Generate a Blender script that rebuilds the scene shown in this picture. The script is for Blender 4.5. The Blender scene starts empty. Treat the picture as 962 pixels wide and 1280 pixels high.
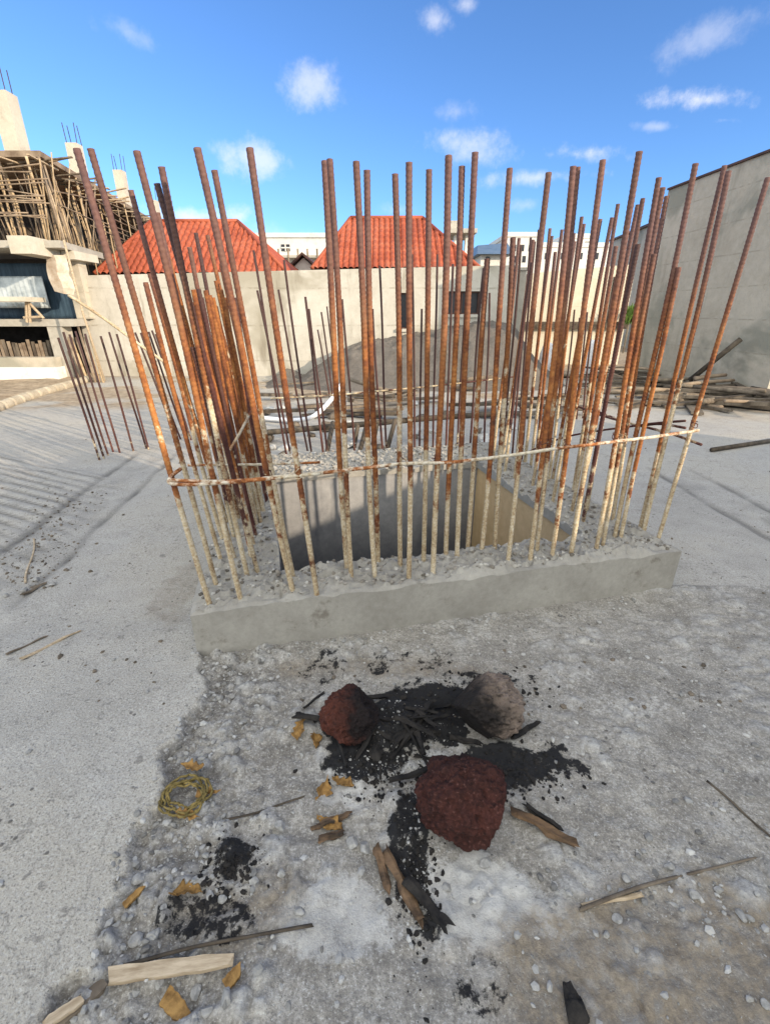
import bpy, bmesh, math, random
import numpy as np
from mathutils import Vector, Matrix

SC = bpy.context.scene
COL = SC.collection
PI = math.pi
rnd = random.Random(7)

# ------------------------------------------------------------------ camera
# pixel grid of the photograph (962 x 1280); wide phone lens, pitched down
FPX, CX, CY, CAMH = 580.0, 481.0, 640.0, 1.10
PITCH = math.atan(248.0 / 580.0)
cP, sP = math.cos(PITCH), math.sin(PITCH)


def ray(x, y):
    u = (x - CX) / FPX
    v = -(y - CY) / FPX
    return Vector((u, cP + v * sP, -sP + v * cP))


def onz(x, y, z=0.0):
    r = ray(x, y)
    t = (z - CAMH) / r.z
    return Vector((r.x * t, r.y * t, z))


def onY(x, y, Y):
    r = ray(x, y)
    t = Y / r.y
    return Vector((r.x * t, Y, CAMH + r.z * t))


def onX(x, y, X):
    r = ray(x, y)
    t = X / r.x
    return Vector((X, r.y * t, CAMH + r.z * t))


cd = bpy.data.cameras.new('camera')
cam = bpy.data.objects.new('camera', cd)
COL.objects.link(cam)
cam.location = (0, 0, CAMH)
cam.rotation_euler = (PI / 2 - PITCH, 0, 0)
cd.sensor_fit = 'VERTICAL'
cd.sensor_height = 24.0
cd.lens = 24.0 * FPX / 1280.0
cd.clip_start = 0.02
cd.clip_end = 3000
SC.camera = cam

# ------------------------------------------------------------------ noise


def _hash(ix, iy, iz, seed):
    n = (ix.astype(np.int64) * 374761393 + iy.astype(np.int64) * 668265263 + iz.astype(np.int64) * 2147483647 + seed * 974634541) & 0xFFFFFFFF
    n = ((n ^ (n >> 13)) * 1274126177) & 0xFFFFFFFF
    n = (n ^ (n >> 16)) & 0xFFFFFFFF
    return n.astype(np.float64) / 4294967295.0


def vnoise(x, y, z=None, seed=0):
    x = np.asarray(x, float)
    y = np.asarray(y, float)
    z = np.zeros_like(x) if z is None else np.asarray(z, float)
    ix, iy, iz = np.floor(x), np.floor(y), np.floor(z)
    fx, fy, fz = x - ix, y - iy, z - iz
    fx = fx * fx * (3 - 2 * fx)
    fy = fy * fy * (3 - 2 * fy)
    fz = fz * fz * (3 - 2 * fz)
    r = 0
    for dx in (0, 1):
        wx = fx if dx else 1 - fx
        for dy in (0, 1):
            wy = fy if dy else 1 - fy
            for dz in (0, 1):
                wz = fz if dz else 1 - fz
                r = r + wx * wy * wz * _hash(ix + dx, iy + dy, iz + dz, seed)
    return r


def fbm(x, y, z=None, oct=4, seed=0, gain=0.5):
    a, s, t = 1.0, 0.0, 0.0
    x = np.asarray(x, float)
    y = np.asarray(y, float)
    for o in range(oct):
        s = s + a * vnoise(x * 2 ** o + 17.3 * o, y * 2 ** o + 5.1 * o, None if z is None else np.asarray(z, float) * 2 ** o, seed + o)
        t += a
        a *= gain
    return s / t


def cell(x, y, seed=0):
    ix, iy = np.floor(x), np.floor(y)
    d1 = np.full(x.shape, 9.0)
    d2 = np.full(x.shape, 9.0)
    idv = np.zeros(x.shape)
    zz = np.zeros_like(ix)
    for dx in (-1, 0, 1):
        for dy in (-1, 0, 1):
            hx = _hash(ix + dx, iy + dy, zz, seed)
            hy = _hash(ix + dx, iy + dy, zz, seed + 71)
            d = np.hypot(ix + dx + hx - x, iy + dy + hy - y)
            d2 = np.minimum(np.maximum(d, d1), d2)
            idv = np.where(d < d1, _hash(ix + dx, iy + dy, zz, seed + 33), idv)
            d1 = np.minimum(d, d1)
    return d1, d2, idv


def sstep(a, b, x):
    t = np.clip((x - a) / (b - a), 0, 1)
    return t * t * (3 - 2 * t)


# ------------------------------------------------------------------ mesh helpers
class MB:
    def __init__(s):
        s.v, s.f, s.n = [], [], 0

    def add(s, V, F):
        V = [tuple(p) for p in V]
        s.v += V
        s.f += [tuple(i + s.n for i in q) for q in F]
        s.n += len(V)
        return s

    def hexa(s, p):      # 8 points: bottom 4 (ccw), top 4
        return s.add(p, [(3, 2, 1, 0), (4, 5, 6, 7), (0, 1, 5, 4), (1, 2, 6, 5), (2, 3, 7, 6), (3, 0, 4, 7)])

    def box(s, x0, x1, y0, y1, z0, z1):
        return s.hexa([(x0, y0, z0), (x1, y0, z0), (x1, y1, z0), (x0, y1, z0), (x0, y0, z1), (x1, y0, z1), (x1, y1, z1), (x0, y1, z1)])

    def bar(s, a, b, w, h, up=(0, 0, 1)):     # rectangular board from a to b
        a, b = Vector(a), Vector(b)
        d = (b - a).normalized()
        side = d.cross(Vector(up))
        if side.length < 1e-4:
            side = d.cross(Vector((1, 0, 0)))
        side.normalize()
        u = side.cross(d)
        P = []
        for e in (-1, 1):
            for q, t in ((a, -1), (b, -1), (b, 1), (a, 1)):
                P.append(q + side * (w / 2 * t) + u * (h / 2 * e))
        return s.hexa(P)

    def tube(s, path, rad, n=8, cap=True):
        path = [Vector(p) for p in path]
        m = len(path)
        R = rad if isinstance(rad, (list, tuple)) else [rad] * m
        V, F = [], []
        side = None
        for i, p in enumerate(path):
            d = (path[min(i + 1, m - 1)] - path[max(i - 1, 0)]).normalized()
            if side is None:
                side = d.cross(Vector((0.3, 0.1, 1)))
                if side.length < 1e-3:
                    side = d.cross(Vector((1, 0, 0)))
            side = (side - d * side.dot(d)).normalized()
            up = d.cross(side)
            for k in range(n):
                a = 2 * PI * k / n
                V.append(p + (side * math.cos(a) + up * math.sin(a)) * R[i])
        for i in range(m - 1):
            for k in range(n):
                k2 = (k + 1) % n
                F.append((i * n + k, i * n + k2, (i + 1) * n + k2, (i + 1) * n + k))
        if cap:
            F.append(tuple(range(n - 1, -1, -1)))
            F.append(tuple((m - 1) * n + k for k in range(n)))
        return s.add(V, F)

    def obj(s, name, mt, parent=None, smooth=False):
        return mkobj(name, s.v, s.f, mt, parent, smooth)


def mkobj(name, V, F, mt, parent=None, smooth=False):
    me = bpy.data.meshes.new(name)
    me.from_pydata([tuple(p) for p in V], [], [tuple(f) for f in F])
    me.materials.append(mt)
    if smooth:
        me.polygons.foreach_set('use_smooth', [True] * len(me.polygons))
    me.update()
    o = bpy.data.objects.new(name, me)
    COL.objects.link(o)
    if parent is not None:
        o.parent = parent
        o.matrix_parent_inverse = Matrix.Translation(-parent.location) if parent.rotation_euler.z == 0 else parent.matrix_basis.inverted()
    return o


def npmesh(name, V, Q, mt, smooth=True, attrs=None, parent=None):
    me = bpy.data.meshes.new(name)
    nv, nq = len(V), len(Q)
    me.vertices.add(nv)
    me.vertices.foreach_set('co', np.asarray(V, np.float32).ravel())
    me.loops.add(nq * 4)
    me.loops.foreach_set('vertex_index', np.asarray(Q, np.int32).ravel())
    me.polygons.add(nq)
    me.polygons.foreach_set('loop_start', np.arange(0, nq * 4, 4, dtype=np.int32))
    me.polygons.foreach_set('use_smooth', np.full(nq, smooth))
    me.update(calc_edges=True)
    for k, a in (attrs or {}).items():
        at = me.attributes.new(k, 'FLOAT', 'POINT')
        at.data.foreach_set('value', np.asarray(a, np.float32))
    me.materials.append(mt)
    me.validate()
    o = bpy.data.objects.new(name, me)
    COL.objects.link(o)
    if parent is not None:
        o.parent = parent
    return o


def empty(name, loc=(0, 0, 0)):
    o = bpy.data.objects.new(name, None)
    o.location = loc
    o.empty_display_size = 0.1
    COL.objects.link(o)
    return o


def tag(o, label=None, cat=None, group=None, kind=None):
    if label:
        o['label'] = label
    if cat:
        o['category'] = cat
    if group:
        o['group'] = group
    if kind:
        o['kind'] = kind
    return o


def rock_data(r, seed, sub=3, amp=0.25, squash=(1, 1, 1), rough=0.05, freq=1.6, facets=0):
    bm = bmesh.new()
    bmesh.ops.create_icosphere(bm, subdivisions=sub, radius=1.0)
    V = np.array([v.co[:] for v in bm.verts])
    F = [tuple(v.index for v in f.verts) for f in bm.faces]
    bm.free()
    rs = np.random.RandomState(seed)
    d = 1 + amp * 2 * (fbm(V[:, 0] * freq + 9 + seed, V[:, 1] * freq + 3, V[:, 2] * freq + 7, 3, seed) - 0.5)
    d += rough * 2 * (fbm(V[:, 0] * 7 + seed, V[:, 1] * 7, V[:, 2] * 7, 4, seed + 5, .6) - 0.5)
    V = V * d[:, None]
    for _ in range(facets):              # flat broken faces
        n = rs.normal(size=3)
        n /= np.linalg.norm(n)
        h = rs.uniform(0.50, 0.80)
        e = V @ n - h
        V = V - np.where(e > 0, e, 0)[:, None] * n * 0.92
    return V * np.array(squash) * r, F


# ------------------------------------------------------------------ materials
def newmat(name):
    m = bpy.data.materials.new(name)
    m.use_nodes = True
    nt = m.node_tree
    b = nt.nodes['Principled BSDF']
    b.inputs['Roughness'].default_value = 0.9
    b.inputs['Specular IOR Level'].default_value = 0.25
    return m, nt, b


def ND(nt, t, **kw):
    n = nt.nodes.new(t)
    for k, v in kw.items():
        if k in n.inputs:
            n.inputs[k].default_value = v
        else:
            setattr(n, k, v)
    return n


def noise_n(nt, vec, scale, detail=5, rough=0.6, dist=0.0):
    n = ND(nt, 'ShaderNodeTexNoise')
    n.inputs['Scale'].default_value = scale
    n.inputs['Detail'].default_value = detail
    n.inputs['Roughness'].default_value = rough
    n.inputs['Distortion'].default_value = dist
    if vec is not None:
        nt.links.new(vec, n.inputs['Vector'])
    return n.outputs['Fac']


def ramp(nt, fac, stops, interp='LINEAR'):
    r = nt.nodes.new('ShaderNodeValToRGB')
    r.color_ramp.interpolation = interp
    e = r.color_ramp.elements
    while len(e) < len(stops):
        e.new(0.5)
    for el, (p, c) in zip(e, stops):
        el.position = p
        el.color = (c[0], c[1], c[2], 1) if not isinstance(c, (int, float)) else (c, c, c, 1)
    nt.links.new(fac, r.inputs['Fac'])
    return r.outputs['Color']


def mix(nt, fac, a, b, mode='MIX'):
    n = nt.nodes.new('ShaderNodeMix')
    n.data_type = 'RGBA'
    n.blend_type = mode
    for s, v in ((n.inputs[0], fac), (n.inputs[6], a), (n.inputs[7], b)):
        if isinstance(v, (int, float)):
            s.default_value = v
        elif isinstance(v, (tuple, list)):
            s.default_value = (*v[:3], 1)
        else:
            nt.links.new(v, s)
    return n.outputs[2]


def mth(nt, op, a, b=0.0, c=0.0, clamp=False):
    n = nt.nodes.new('ShaderNodeMath')
    n.operation = op
    n.use_clamp = clamp
    for s, v in zip(n.inputs, (a, b, c)):
        if isinstance(v, (int, float)):
            s.default_value = v
        else:
            nt.links.new(v, s)
    return n.outputs[0]


def smap(nt, v, a, b, lo=0.0, hi=1.0):
    n = nt.nodes.new('ShaderNodeMapRange')
    n.interpolation_type = 'SMOOTHSTEP'
    nt.links.new(v, n.inputs[0])
    for i, q in enumerate((a, b, lo, hi)):
        n.inputs[i + 1].default_value = q
    return n.outputs[0]


def bump(nt, bsdf, h, strength=0.4, dist=0.01):
    n = nt.nodes.new('ShaderNodeBump')
    n.inputs['Strength'].default_value = strength
    n.inputs['Distance'].default_value = dist
    nt.links.new(h, n.inputs['Height'])
    nt.links.new(n.outputs[0], bsdf.inputs['Normal'])


def coords(nt, kind='Object'):
    t = nt.nodes.new('ShaderNodeTexCoord')
    return t.outputs[kind]


def worldpos(nt):
    return nt.nodes.new('ShaderNodeNewGeometry').outputs['Position']


def attr(nt, name):
    a = nt.nodes.new('ShaderNodeAttribute')
    a.attribute_name = name
    return a.outputs['Fac']


def concrete(name, c1, c2, stain=(0.12, 0.10, 0.08), scale=3.0, bstr=0.35, bd=0.006, streak=False, stain_amt=0.5, blotch=None, courses=None, dark_below=None):
    m, nt, b = newmat(name)
    P = worldpos(nt)
    n1 = noise_n(nt, P, scale, 6, 0.62)
    n2 = noise_n(nt, P, scale * 9, 5, 0.7)
    n3 = noise_n(nt, P, scale * 60, 3, 0.7)
    f = mth(nt, 'ADD', mth(nt, 'MULTIPLY', n1, 0.6), mth(nt, 'MULTIPLY', n2, 0.4))
    col = ramp(nt, f, [(0.33, c1), (0.66, c2)])
    if blotch:
        nb = noise_n(nt, P, scale * 0.7, 4, 0.6, 0.6)
        col = mix(nt, smap(nt, nb, 0.48, 0.62), col, blotch)
    if courses:
        sz = nt.nodes.new('ShaderNodeSeparateXYZ')
        nt.links.new(P, sz.inputs[0])
        zq = mth(nt, 'ADD', mth(nt, 'DIVIDE', sz.outputs[2], courses), mth(nt, 'MULTIPLY', n1, .10))
        ln = smap(nt, mth(nt, 'ABSOLUTE', mth(nt, 'SUBTRACT', mth(nt, 'FRACT', zq), .5)), .035, .008)
        col = mix(nt, mth(nt, 'MULTIPLY', mth(nt, 'MULTIPLY', ln, smap(nt, n2, .42, .6)), .5), col, stain)
    if streak:
        mp = ND(nt, 'ShaderNodeMapping')
        mp.inputs['Scale'].default_value = (2.2, 2.2, 0.35)
        nt.links.new(P, mp.inputs['Vector'])
        ns = noise_n(nt, mp.outputs[0], 1.6, 5, 0.65)
        col = mix(nt, mth(nt, 'MULTIPLY', smap(nt, ns, 0.54, 0.72), stain_amt), col, stain)
    else:
        ns = noise_n(nt, P, scale * 2.1, 5, 0.7)
        col = mix(nt, mth(nt, 'MULTIPLY', smap(nt, ns, 0.56, 0.72), stain_amt), col, stain)
    if dark_below is not None:
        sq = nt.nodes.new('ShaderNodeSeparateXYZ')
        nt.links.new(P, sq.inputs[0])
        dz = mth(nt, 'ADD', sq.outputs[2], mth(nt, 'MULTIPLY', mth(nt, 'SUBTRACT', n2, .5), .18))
        col = mix(nt, smap(nt, dz, dark_below + .06, dark_below - .65, 0, .85), col, (0.06, 0.066, 0.085))  # darker and bluish towards the bottom
    col = mix(nt, mth(nt, 'MULTIPLY', smap(nt, n3, 0.60, 0.72), 0.35), col, (0.10, 0.09, 0.08))
    nt.links.new(col, b.inputs['Base Color'])
    h = mth(nt, 'ADD', mth(nt, 'MULTIPLY', n2, 0.6), mth(nt, 'MULTIPLY', n3, 0.5))
    bump(nt, b, h, bstr, bd)
    return m


def rust(name, splash=0.30, top=0.95, warm=1.0, dark=0.5, glare_gain=1.0):
    """rusty deformed bar; object z runs up the bar: cement laitance at the foot, bright rust, sky glare painted as a purple-grey upper end"""
    m, nt, b = newmat(name)
    co = coords(nt)
    oi = nt.nodes.new('ShaderNodeObjectInfo')
    va = nt.nodes.new('ShaderNodeVectorMath')
    va.operation = 'ADD'
    cx = nt.nodes.new('ShaderNodeCombineXYZ')
    r10 = mth(nt, 'MULTIPLY', oi.outputs['Random'], 31.0)
    nt.links.new(r10, cx.inputs[0])
    nt.links.new(r10, cx.inputs[1])
    nt.links.new(co, va.inputs[0])
    nt.links.new(cx.outputs[0], va.inputs[1])
    P = va.outputs[0]
    sx = nt.nodes.new('ShaderNodeSeparateXYZ')
    nt.links.new(co, sx.inputs[0])
    z = sx.outputs[2]
    n1 = noise_n(nt, P, 7, 5, 0.65)
    n2 = noise_n(nt, P, 55, 4, 0.7)
    f = mth(nt, 'ADD', mth(nt, 'MULTIPLY', n1, 0.65), mth(nt, 'MULTIPLY', n2, 0.35))
    w = warm
    col = ramp(nt, f, [(0.32, (0.055, 0.020, 0.012)), (0.45, (0.17 * w, 0.055 * w, 0.020)), (0.56, (0.33 * w, 0.125 * w, 0.036)), (0.70, (0.50 * w, 0.26 * w, 0.095))])
    # sky glare put into the colour, purple-grey towards the upper end
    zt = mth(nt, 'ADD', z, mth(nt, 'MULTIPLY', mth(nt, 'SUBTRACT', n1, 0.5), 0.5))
    glare_col = mix(nt, n2, (0.065 * glare_gain, 0.036 * glare_gain, 0.038 * glare_gain), (0.17 * glare_gain, 0.10 * glare_gain, 0.095 * glare_gain))
    col = mix(nt, mth(nt, 'MULTIPLY', smap(nt, zt, top - 0.25, top + 0.15), 0.85), col, glare_col)
    col = mix(nt, mth(nt, 'MULTIPLY', mth(nt, 'MULTIPLY', oi.outputs['Random'], smap(nt, n1, 0.35, 0.6)), dark), col, (0.045, 0.022, 0.016))
    # cement laitance
    rz = mth(nt, 'ADD', mth(nt, 'MULTIPLY', n1, 0.75), mth(nt, 'MULTIPLY', n2, 0.25))
    lim = mth(nt, 'ADD', splash - 0.24, mth(nt, 'MULTIPLY', oi.outputs['Random'], 0.34))
    zz = mth(nt, 'SUBTRACT', mth(nt, 'ADD', lim, mth(nt, 'MULTIPLY', mth(nt, 'SUBTRACT', rz, 0.5), 2.1)), z)
    cm = smap(nt, zz, -0.05, 0.09)
    n3 = noise_n(nt, P, 120, 3, 0.6)
    ccol = ramp(nt, mth(nt, 'ADD', mth(nt, 'MULTIPLY', n3, 0.5), mth(nt, 'MULTIPLY', n1, 0.5)), [(0.34, (0.19, 0.115, 0.055)), (0.50, (0.45, 0.36, 0.23)), (0.66, (0.66, 0.60, 0.47))])
    col = mix(nt, mth(nt, 'MULTIPLY', cm, 0.92), col, ccol)
    nt.links.new(col, b.inputs['Base Color'])
    b.inputs['Roughness'].default_value = 0.78
    b.inputs['Specular IOR Level'].default_value = 0.35
    bump(nt, b, mth(nt, 'ADD', n2, mth(nt, 'MULTIPLY', n3, 0.4)), 0.5, 0.002)
    return m


def simple(name, c1, c2, scale=20, rough=0.9, bstr=0.3, bd=0.003, stretch=None, metallic=0.0, kind='Object', lo=0.35, hi=0.65):
    m, nt, b = newmat(name)
    P = coords(nt, kind)
    if stretch:
        mp = ND(nt, 'ShaderNodeMapping')
        mp.inputs['Scale'].default_value = stretch
        nt.links.new(P, mp.inputs['Vector'])
        P = mp.outputs[0]
    n = noise_n(nt, P, scale, 6, 0.68)
    nt.links.new(ramp(nt, n, [(lo, c1), (hi, c2)]), b.inputs['Base Color'])
    b.inputs['Roughness'].default_value = rough
    b.inputs['Metallic'].default_value = metallic
    bump(nt, b, n, bstr, bd)
    return m


M = {}
M['curb'] = concrete('curb_concrete', (0.235, 0.22, 0.195), (0.37, 0.352, 0.315), (0.14, 0.12, 0.095), 5, 0.6, 0.005, stain_amt=.7)
M['pit'] = concrete('pit_concrete', (0.20, 0.20, 0.205), (0.34, 0.335, 0.33), (0.09, 0.095, 0.11), 2.5, 0.4, 0.004, True, 0.8, dark_below=0.0)
M['pit_tan'] = concrete('pit_tan_concrete', (0.44, 0.31, 0.165), (0.62, 0.46, 0.27), (0.32, 0.20, 0.10), 3, 0.4, 0.004, True, 0.6)  # tan tone for one inner wall
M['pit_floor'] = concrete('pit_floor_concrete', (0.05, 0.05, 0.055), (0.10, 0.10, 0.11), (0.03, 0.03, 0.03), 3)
M['farwall'] = concrete('rendered_wall', (0.37, 0.345, 0.295), (0.53, 0.505, 0.45), (0.19, 0.165, 0.125), 0.9, 0.4, 0.01, True, 0.75, blotch=(0.32, 0.295, 0.24), courses=.62)
M['tallwall'] = concrete('tall_wall_concrete', (0.37, 0.325, 0.255), (0.53, 0.475, 0.385), (0.24, 0.21, 0.16), 1.1, 0.6, 0.02, True, 0.55, blotch=(0.29, 0.275, 0.22), courses=.42)
M['tanwall'] = concrete('tan_block_wall', (0.46, 0.405, 0.305), (0.60, 0.535, 0.42), (0.30, 0.25, 0.18), 1.2, 0.4, 0.01, courses=.28)
M['bldg'] = concrete('frame_concrete', (0.29, 0.27, 0.23), (0.45, 0.42, 0.365), (0.16, 0.14, 0.11), 1.6, 0.4, 0.01)
M['colpale'] = concrete('pale_column_concrete', (0.40, 0.365, 0.295), (0.56, 0.515, 0.43), (0.26, 0.22, 0.17), 1.6, 0.4, 0.01, stain_amt=0.5)
M['roll'] = concrete('edge_roll_cloth', (0.30, 0.25, 0.18), (0.50, 0.44, 0.34), (0.10, 0.08, 0.06), 4, 0.5, 0.01)
M['white'] = concrete('white_render', (0.56, 0.54, 0.49), (0.72, 0.70, 0.65), (0.36, 0.32, 0.26), 1.6, 0.3, 0.01, stain_amt=0.5)
M['offwhite'] = concrete('pale_building_render', (0.50, 0.50, 0.47), (0.64, 0.63, 0.60), (0.36, 0.34, 0.30), 0.5, 0.2, 0.01)
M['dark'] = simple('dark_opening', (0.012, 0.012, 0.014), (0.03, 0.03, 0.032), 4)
M['glass'] = simple('dark_window_glass', (0.02, 0.022, 0.026), (0.04, 0.042, 0.05), 2, 0.15)
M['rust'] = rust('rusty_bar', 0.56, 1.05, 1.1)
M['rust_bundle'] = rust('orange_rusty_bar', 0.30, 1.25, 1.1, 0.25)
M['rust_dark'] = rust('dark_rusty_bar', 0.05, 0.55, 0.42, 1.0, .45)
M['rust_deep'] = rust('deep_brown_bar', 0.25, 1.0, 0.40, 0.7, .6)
M['rust_tie'] = None
M['scoria'] = None
M['timber'] = simple('weathered_timber', (0.075, 0.058, 0.044), (0.22, 0.18, 0.135), 9, 0.9, 0.5, 0.004, (1, 1, 0.2))
M['timber_dark'] = simple('dark_timber', (0.035, 0.028, 0.022), (0.12, 0.095, 0.07), 9, 0.9, 0.5, 0.004)
M['timber_pale'] = simple('pale_timber', (0.27, 0.20, 0.125), (0.52, 0.42, 0.30), 14, 0.85, 0.4, 0.002, (1, 6, 6))
M['pole'] = simple('eucalyptus_pole', (0.26, 0.18, 0.10), (0.52, 0.40, 0.26), 5, 0.85, 0.4, 0.004)
M['pole_dark'] = simple('grey_pole', (0.14, 0.10, 0.07), (0.32, 0.25, 0.18), 5, 0.85, 0.4, 0.004)
M['husk'] = simple('dry_husk', (0.12, 0.062, 0.020), (0.36, 0.21, 0.07), 45, 0.8, 0.8, 0.004)
M['straw'] = simple('dry_straw', (0.07, 0.055, 0.018), (0.27, 0.20, 0.07), 60, 0.85, 0.3, 0.002)
M['charred'] = simple('charred_wood', (0.006, 0.006, 0.007), (0.030, 0.026, 0.023), 25, 0.85, 0.7, 0.006)
M['driftwood'] = simple('half_burnt_wood', (0.02, 0.016, 0.013), (0.17, 0.105, 0.06), 22, 0.85, 0.6, 0.005, (0.3, 1, 1))


def stones_mat(name, cs):
    m, nt, b = newmat(name)
    geo = nt.nodes.new('ShaderNodeNewGeometry')
    P = geo.outputs['Position']
    n = noise_n(nt, P, 150, 4, 0.7)
    f = mth(nt, 'ADD', mth(nt, 'MULTIPLY', geo.outputs['Random Per Island'], 0.75), mth(nt, 'MULTIPLY', n, 0.25))
    nt.links.new(ramp(nt, f, [(i / (len(cs) - 1) * .8 + .1, c) for i, c in enumerate(cs)]), b.inputs['Base Color'])
    bump(nt, b, n, 0.5, 0.002)
    return m


M['gravel'] = stones_mat('grey_gravel', [(0.11, 0.105, 0.10), (0.22, 0.215, 0.205), (0.30, 0.295, 0.285), (0.36, 0.35, 0.335), (0.46, 0.455, 0.44)])
M['stone'] = simple('pale_stone', (0.20, 0.195, 0.185), (0.40, 0.39, 0.375), 45, 0.95, 0.6, 0.004)
M['rubble'] = stones_mat('curb_rubble', [(0.09, 0.08, 0.068), (0.17, 0.15, 0.125), (0.27, 0.245, 0.215), (0.36, 0.34, 0.305), (0.50, 0.48, 0.44)])
M['chunk'] = simple('broken_concrete', (0.34, 0.33, 0.31), (0.58, 0.57, 0.54), 7, 0.95, 0.5, 0.008)
M['chunk_dark'] = simple('dark_debris', (0.06, 0.05, 0.04), (0.20, 0.165, 0.13), 7, 0.95, 0.5, 0.008)
M['soil'] = concrete('heap_soil', (0.105, 0.092, 0.080), (0.185, 0.165, 0.146), (0.07, 0.058, 0.048), 2.5, 0.9, 0.03)
M['tarp_blue'] = simple('dark_blue_tarpaulin', (0.020, 0.040, 0.065), (0.055, 0.095, 0.135), 6, 0.6, 0.4, 0.02, (3, 3, 0.4), kind='Object')
M['tarp_white'] = simple('white_tarpaulin', (0.36, 0.27, 0.19), (0.62, 0.56, 0.47), 3, 0.7, 0.4, 0.03)
M['sheet'] = simple('corrugated_iron', (0.30, 0.34, 0.36), (0.55, 0.60, 0.62), 5, 0.5, 0.2, 0.004, metallic=0.3)
M['plastic'] = simple('white_plastic', (0.62, 0.62, 0.64), (0.8, 0.8, 0.82), 6, 0.45, 0.3, 0.01)
M['leaf'] = simple('green_leaf', (0.06, 0.12, 0.02), (0.16, 0.24, 0.05), 12, 0.6)
M['brown'] = simple('brown_shutter', (0.055, 0.030, 0.024), (0.10, 0.055, 0.045), 3, 0.7)
M['blue_roof'] = simple('blue_grey_roof', (0.085, 0.13, 0.19), (0.14, 0.19, 0.26), 4, 0.5)


def tie_mat():
    m, nt, b = newmat('tie_bar_rust')
    P = worldpos(nt)
    n1 = noise_n(nt, P, 6, 4, 0.6)
    n2 = noise_n(nt, P, 60, 4, 0.7)
    col = ramp(nt, n2, [(0.32, (0.10, 0.035, 0.015)), (0.55, (0.36, 0.13, 0.04)), (0.72, (0.46, 0.22, 0.08))])
    cc = ramp(nt, n2, [(0.3, (0.34, 0.25, 0.14)), (0.6, (0.60, 0.55, 0.45))])
    f = mth(nt, 'ADD', mth(nt, 'MULTIPLY', n1, 0.7), mth(nt, 'MULTIPLY', n2, 0.3))
    col = mix(nt, smap(nt, f, 0.44, 0.54), col, cc)
    nt.links.new(col, b.inputs['Base Color'])
    bump(nt, b, n2, 0.6, 0.003)
    return m


M['rust_tie'] = tie_mat()


def roof_mat():
    m, nt, b = newmat('red_tile_sheet')
    P = worldpos(nt)
    n1 = noise_n(nt, P, 1.2, 4, 0.6)
    n2 = noise_n(nt, P, 14, 4, 0.6)
    col = ramp(nt, mth(nt, 'ADD', mth(nt, 'MULTIPLY', n1, 0.6), mth(nt, 'MULTIPLY', n2, 0.4)), [(0.3, (0.20, 0.045, 0.024)), (0.5, (0.33, 0.080, 0.038)), (0.7, (0.41, 0.145, 0.085))])
    nt.links.new(col, b.inputs['Base Color'])
    b.inputs['Roughness'].default_value = 0.55
    return m


M['roof'] = roof_mat()


def scoria_mat(name, c1, c2, sootdir):
    """pitted volcanic stone, blackened where the flames reached it (object space)"""
    m, nt, b = newmat(name)
    co = coords(nt)
    v = ND(nt, 'ShaderNodeTexVoronoi')
    v.inputs['Scale'].default_value = 62
    nt.links.new(co, v.inputs['Vector'])
    n1 = noise_n(nt, co, 16, 6, 0.7)
    n2 = noise_n(nt, co, 130, 4, 0.7)
    f = mth(nt, 'ADD', mth(nt, 'MULTIPLY', n1, 0.6), mth(nt, 'MULTIPLY', n2, 0.4))
    col = ramp(nt, f, [(0.32, c1), (0.68, c2)])
    col = mix(nt, smap(nt, n2, 0.58, 0.70, 0, 0.55), col, (0.24, 0.13, 0.115))
    col = mix(nt, mth(nt, 'MULTIPLY', smap(nt, v.outputs['Distance'], 0.36, 0.12, 0, .8), smap(nt, n1, .42, .6)), col, (0.012, 0.006, 0.006))
    dp = nt.nodes.new('ShaderNodeVectorMath')
    dp.operation = 'DOT_PRODUCT'
    nt.links.new(co, dp.inputs[0])
    dp.inputs[1].default_value = sootdir[:3]
    s = mth(nt, 'ADD', dp.outputs['Value'], mth(nt, 'MULTIPLY', mth(nt, 'SUBTRACT', n1, 0.5), 0.22))
    col = mix(nt, smap(nt, s, sootdir[3] - 0.03, sootdir[3] + 0.05, 0, .95), col, (0.010, 0.009, 0.010))
    nt.links.new(col, b.inputs['Base Color'])
    b.inputs['Roughness'].default_value = 0.85
    h = mth(nt, 'ADD', mth(nt, 'MULTIPLY', smap(nt, v.outputs['Distance'], 0.1, 0.6), 0.6), n2)
    bump(nt, b, h, 1.0, 0.012)
    return m


# ------------------------------------------------------------------ pit frame
PA = onz(248, 822)
PB = onz(835, 735)
ang = math.atan2(PB.y - PA.y, PB.x - PA.x)
E1 = Vector((math.cos(ang), math.sin(ang), 0))
E2 = Vector((-math.sin(ang), math.cos(ang), 0))
LX, LY = 1.95, 1.86              # outer size of the upstand
IX0, IX1, IY0, IY1 = 0.30, 1.62, 0.215, 1.36
ZC = 0.185


def pit(a, b, z=0.0):
    p = PA + E1 * a + E2 * b
    return Vector((p.x, p.y, z))


def to_local(X, Y):
    dx, dy = X - PA.x, Y - PA.y
    return dx * E1.x + dy * E1.y, dx * E2.x + dy * E2.y


# ------------------------------------------------------------------ ground sheet
def axis(parts):
    out = []
    for a, b, st in parts:
        out.append(np.arange(a, b - st * 0.25, st))
    out.append(np.array([parts[-1][1]]))
    return np.concatenate(out)


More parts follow.
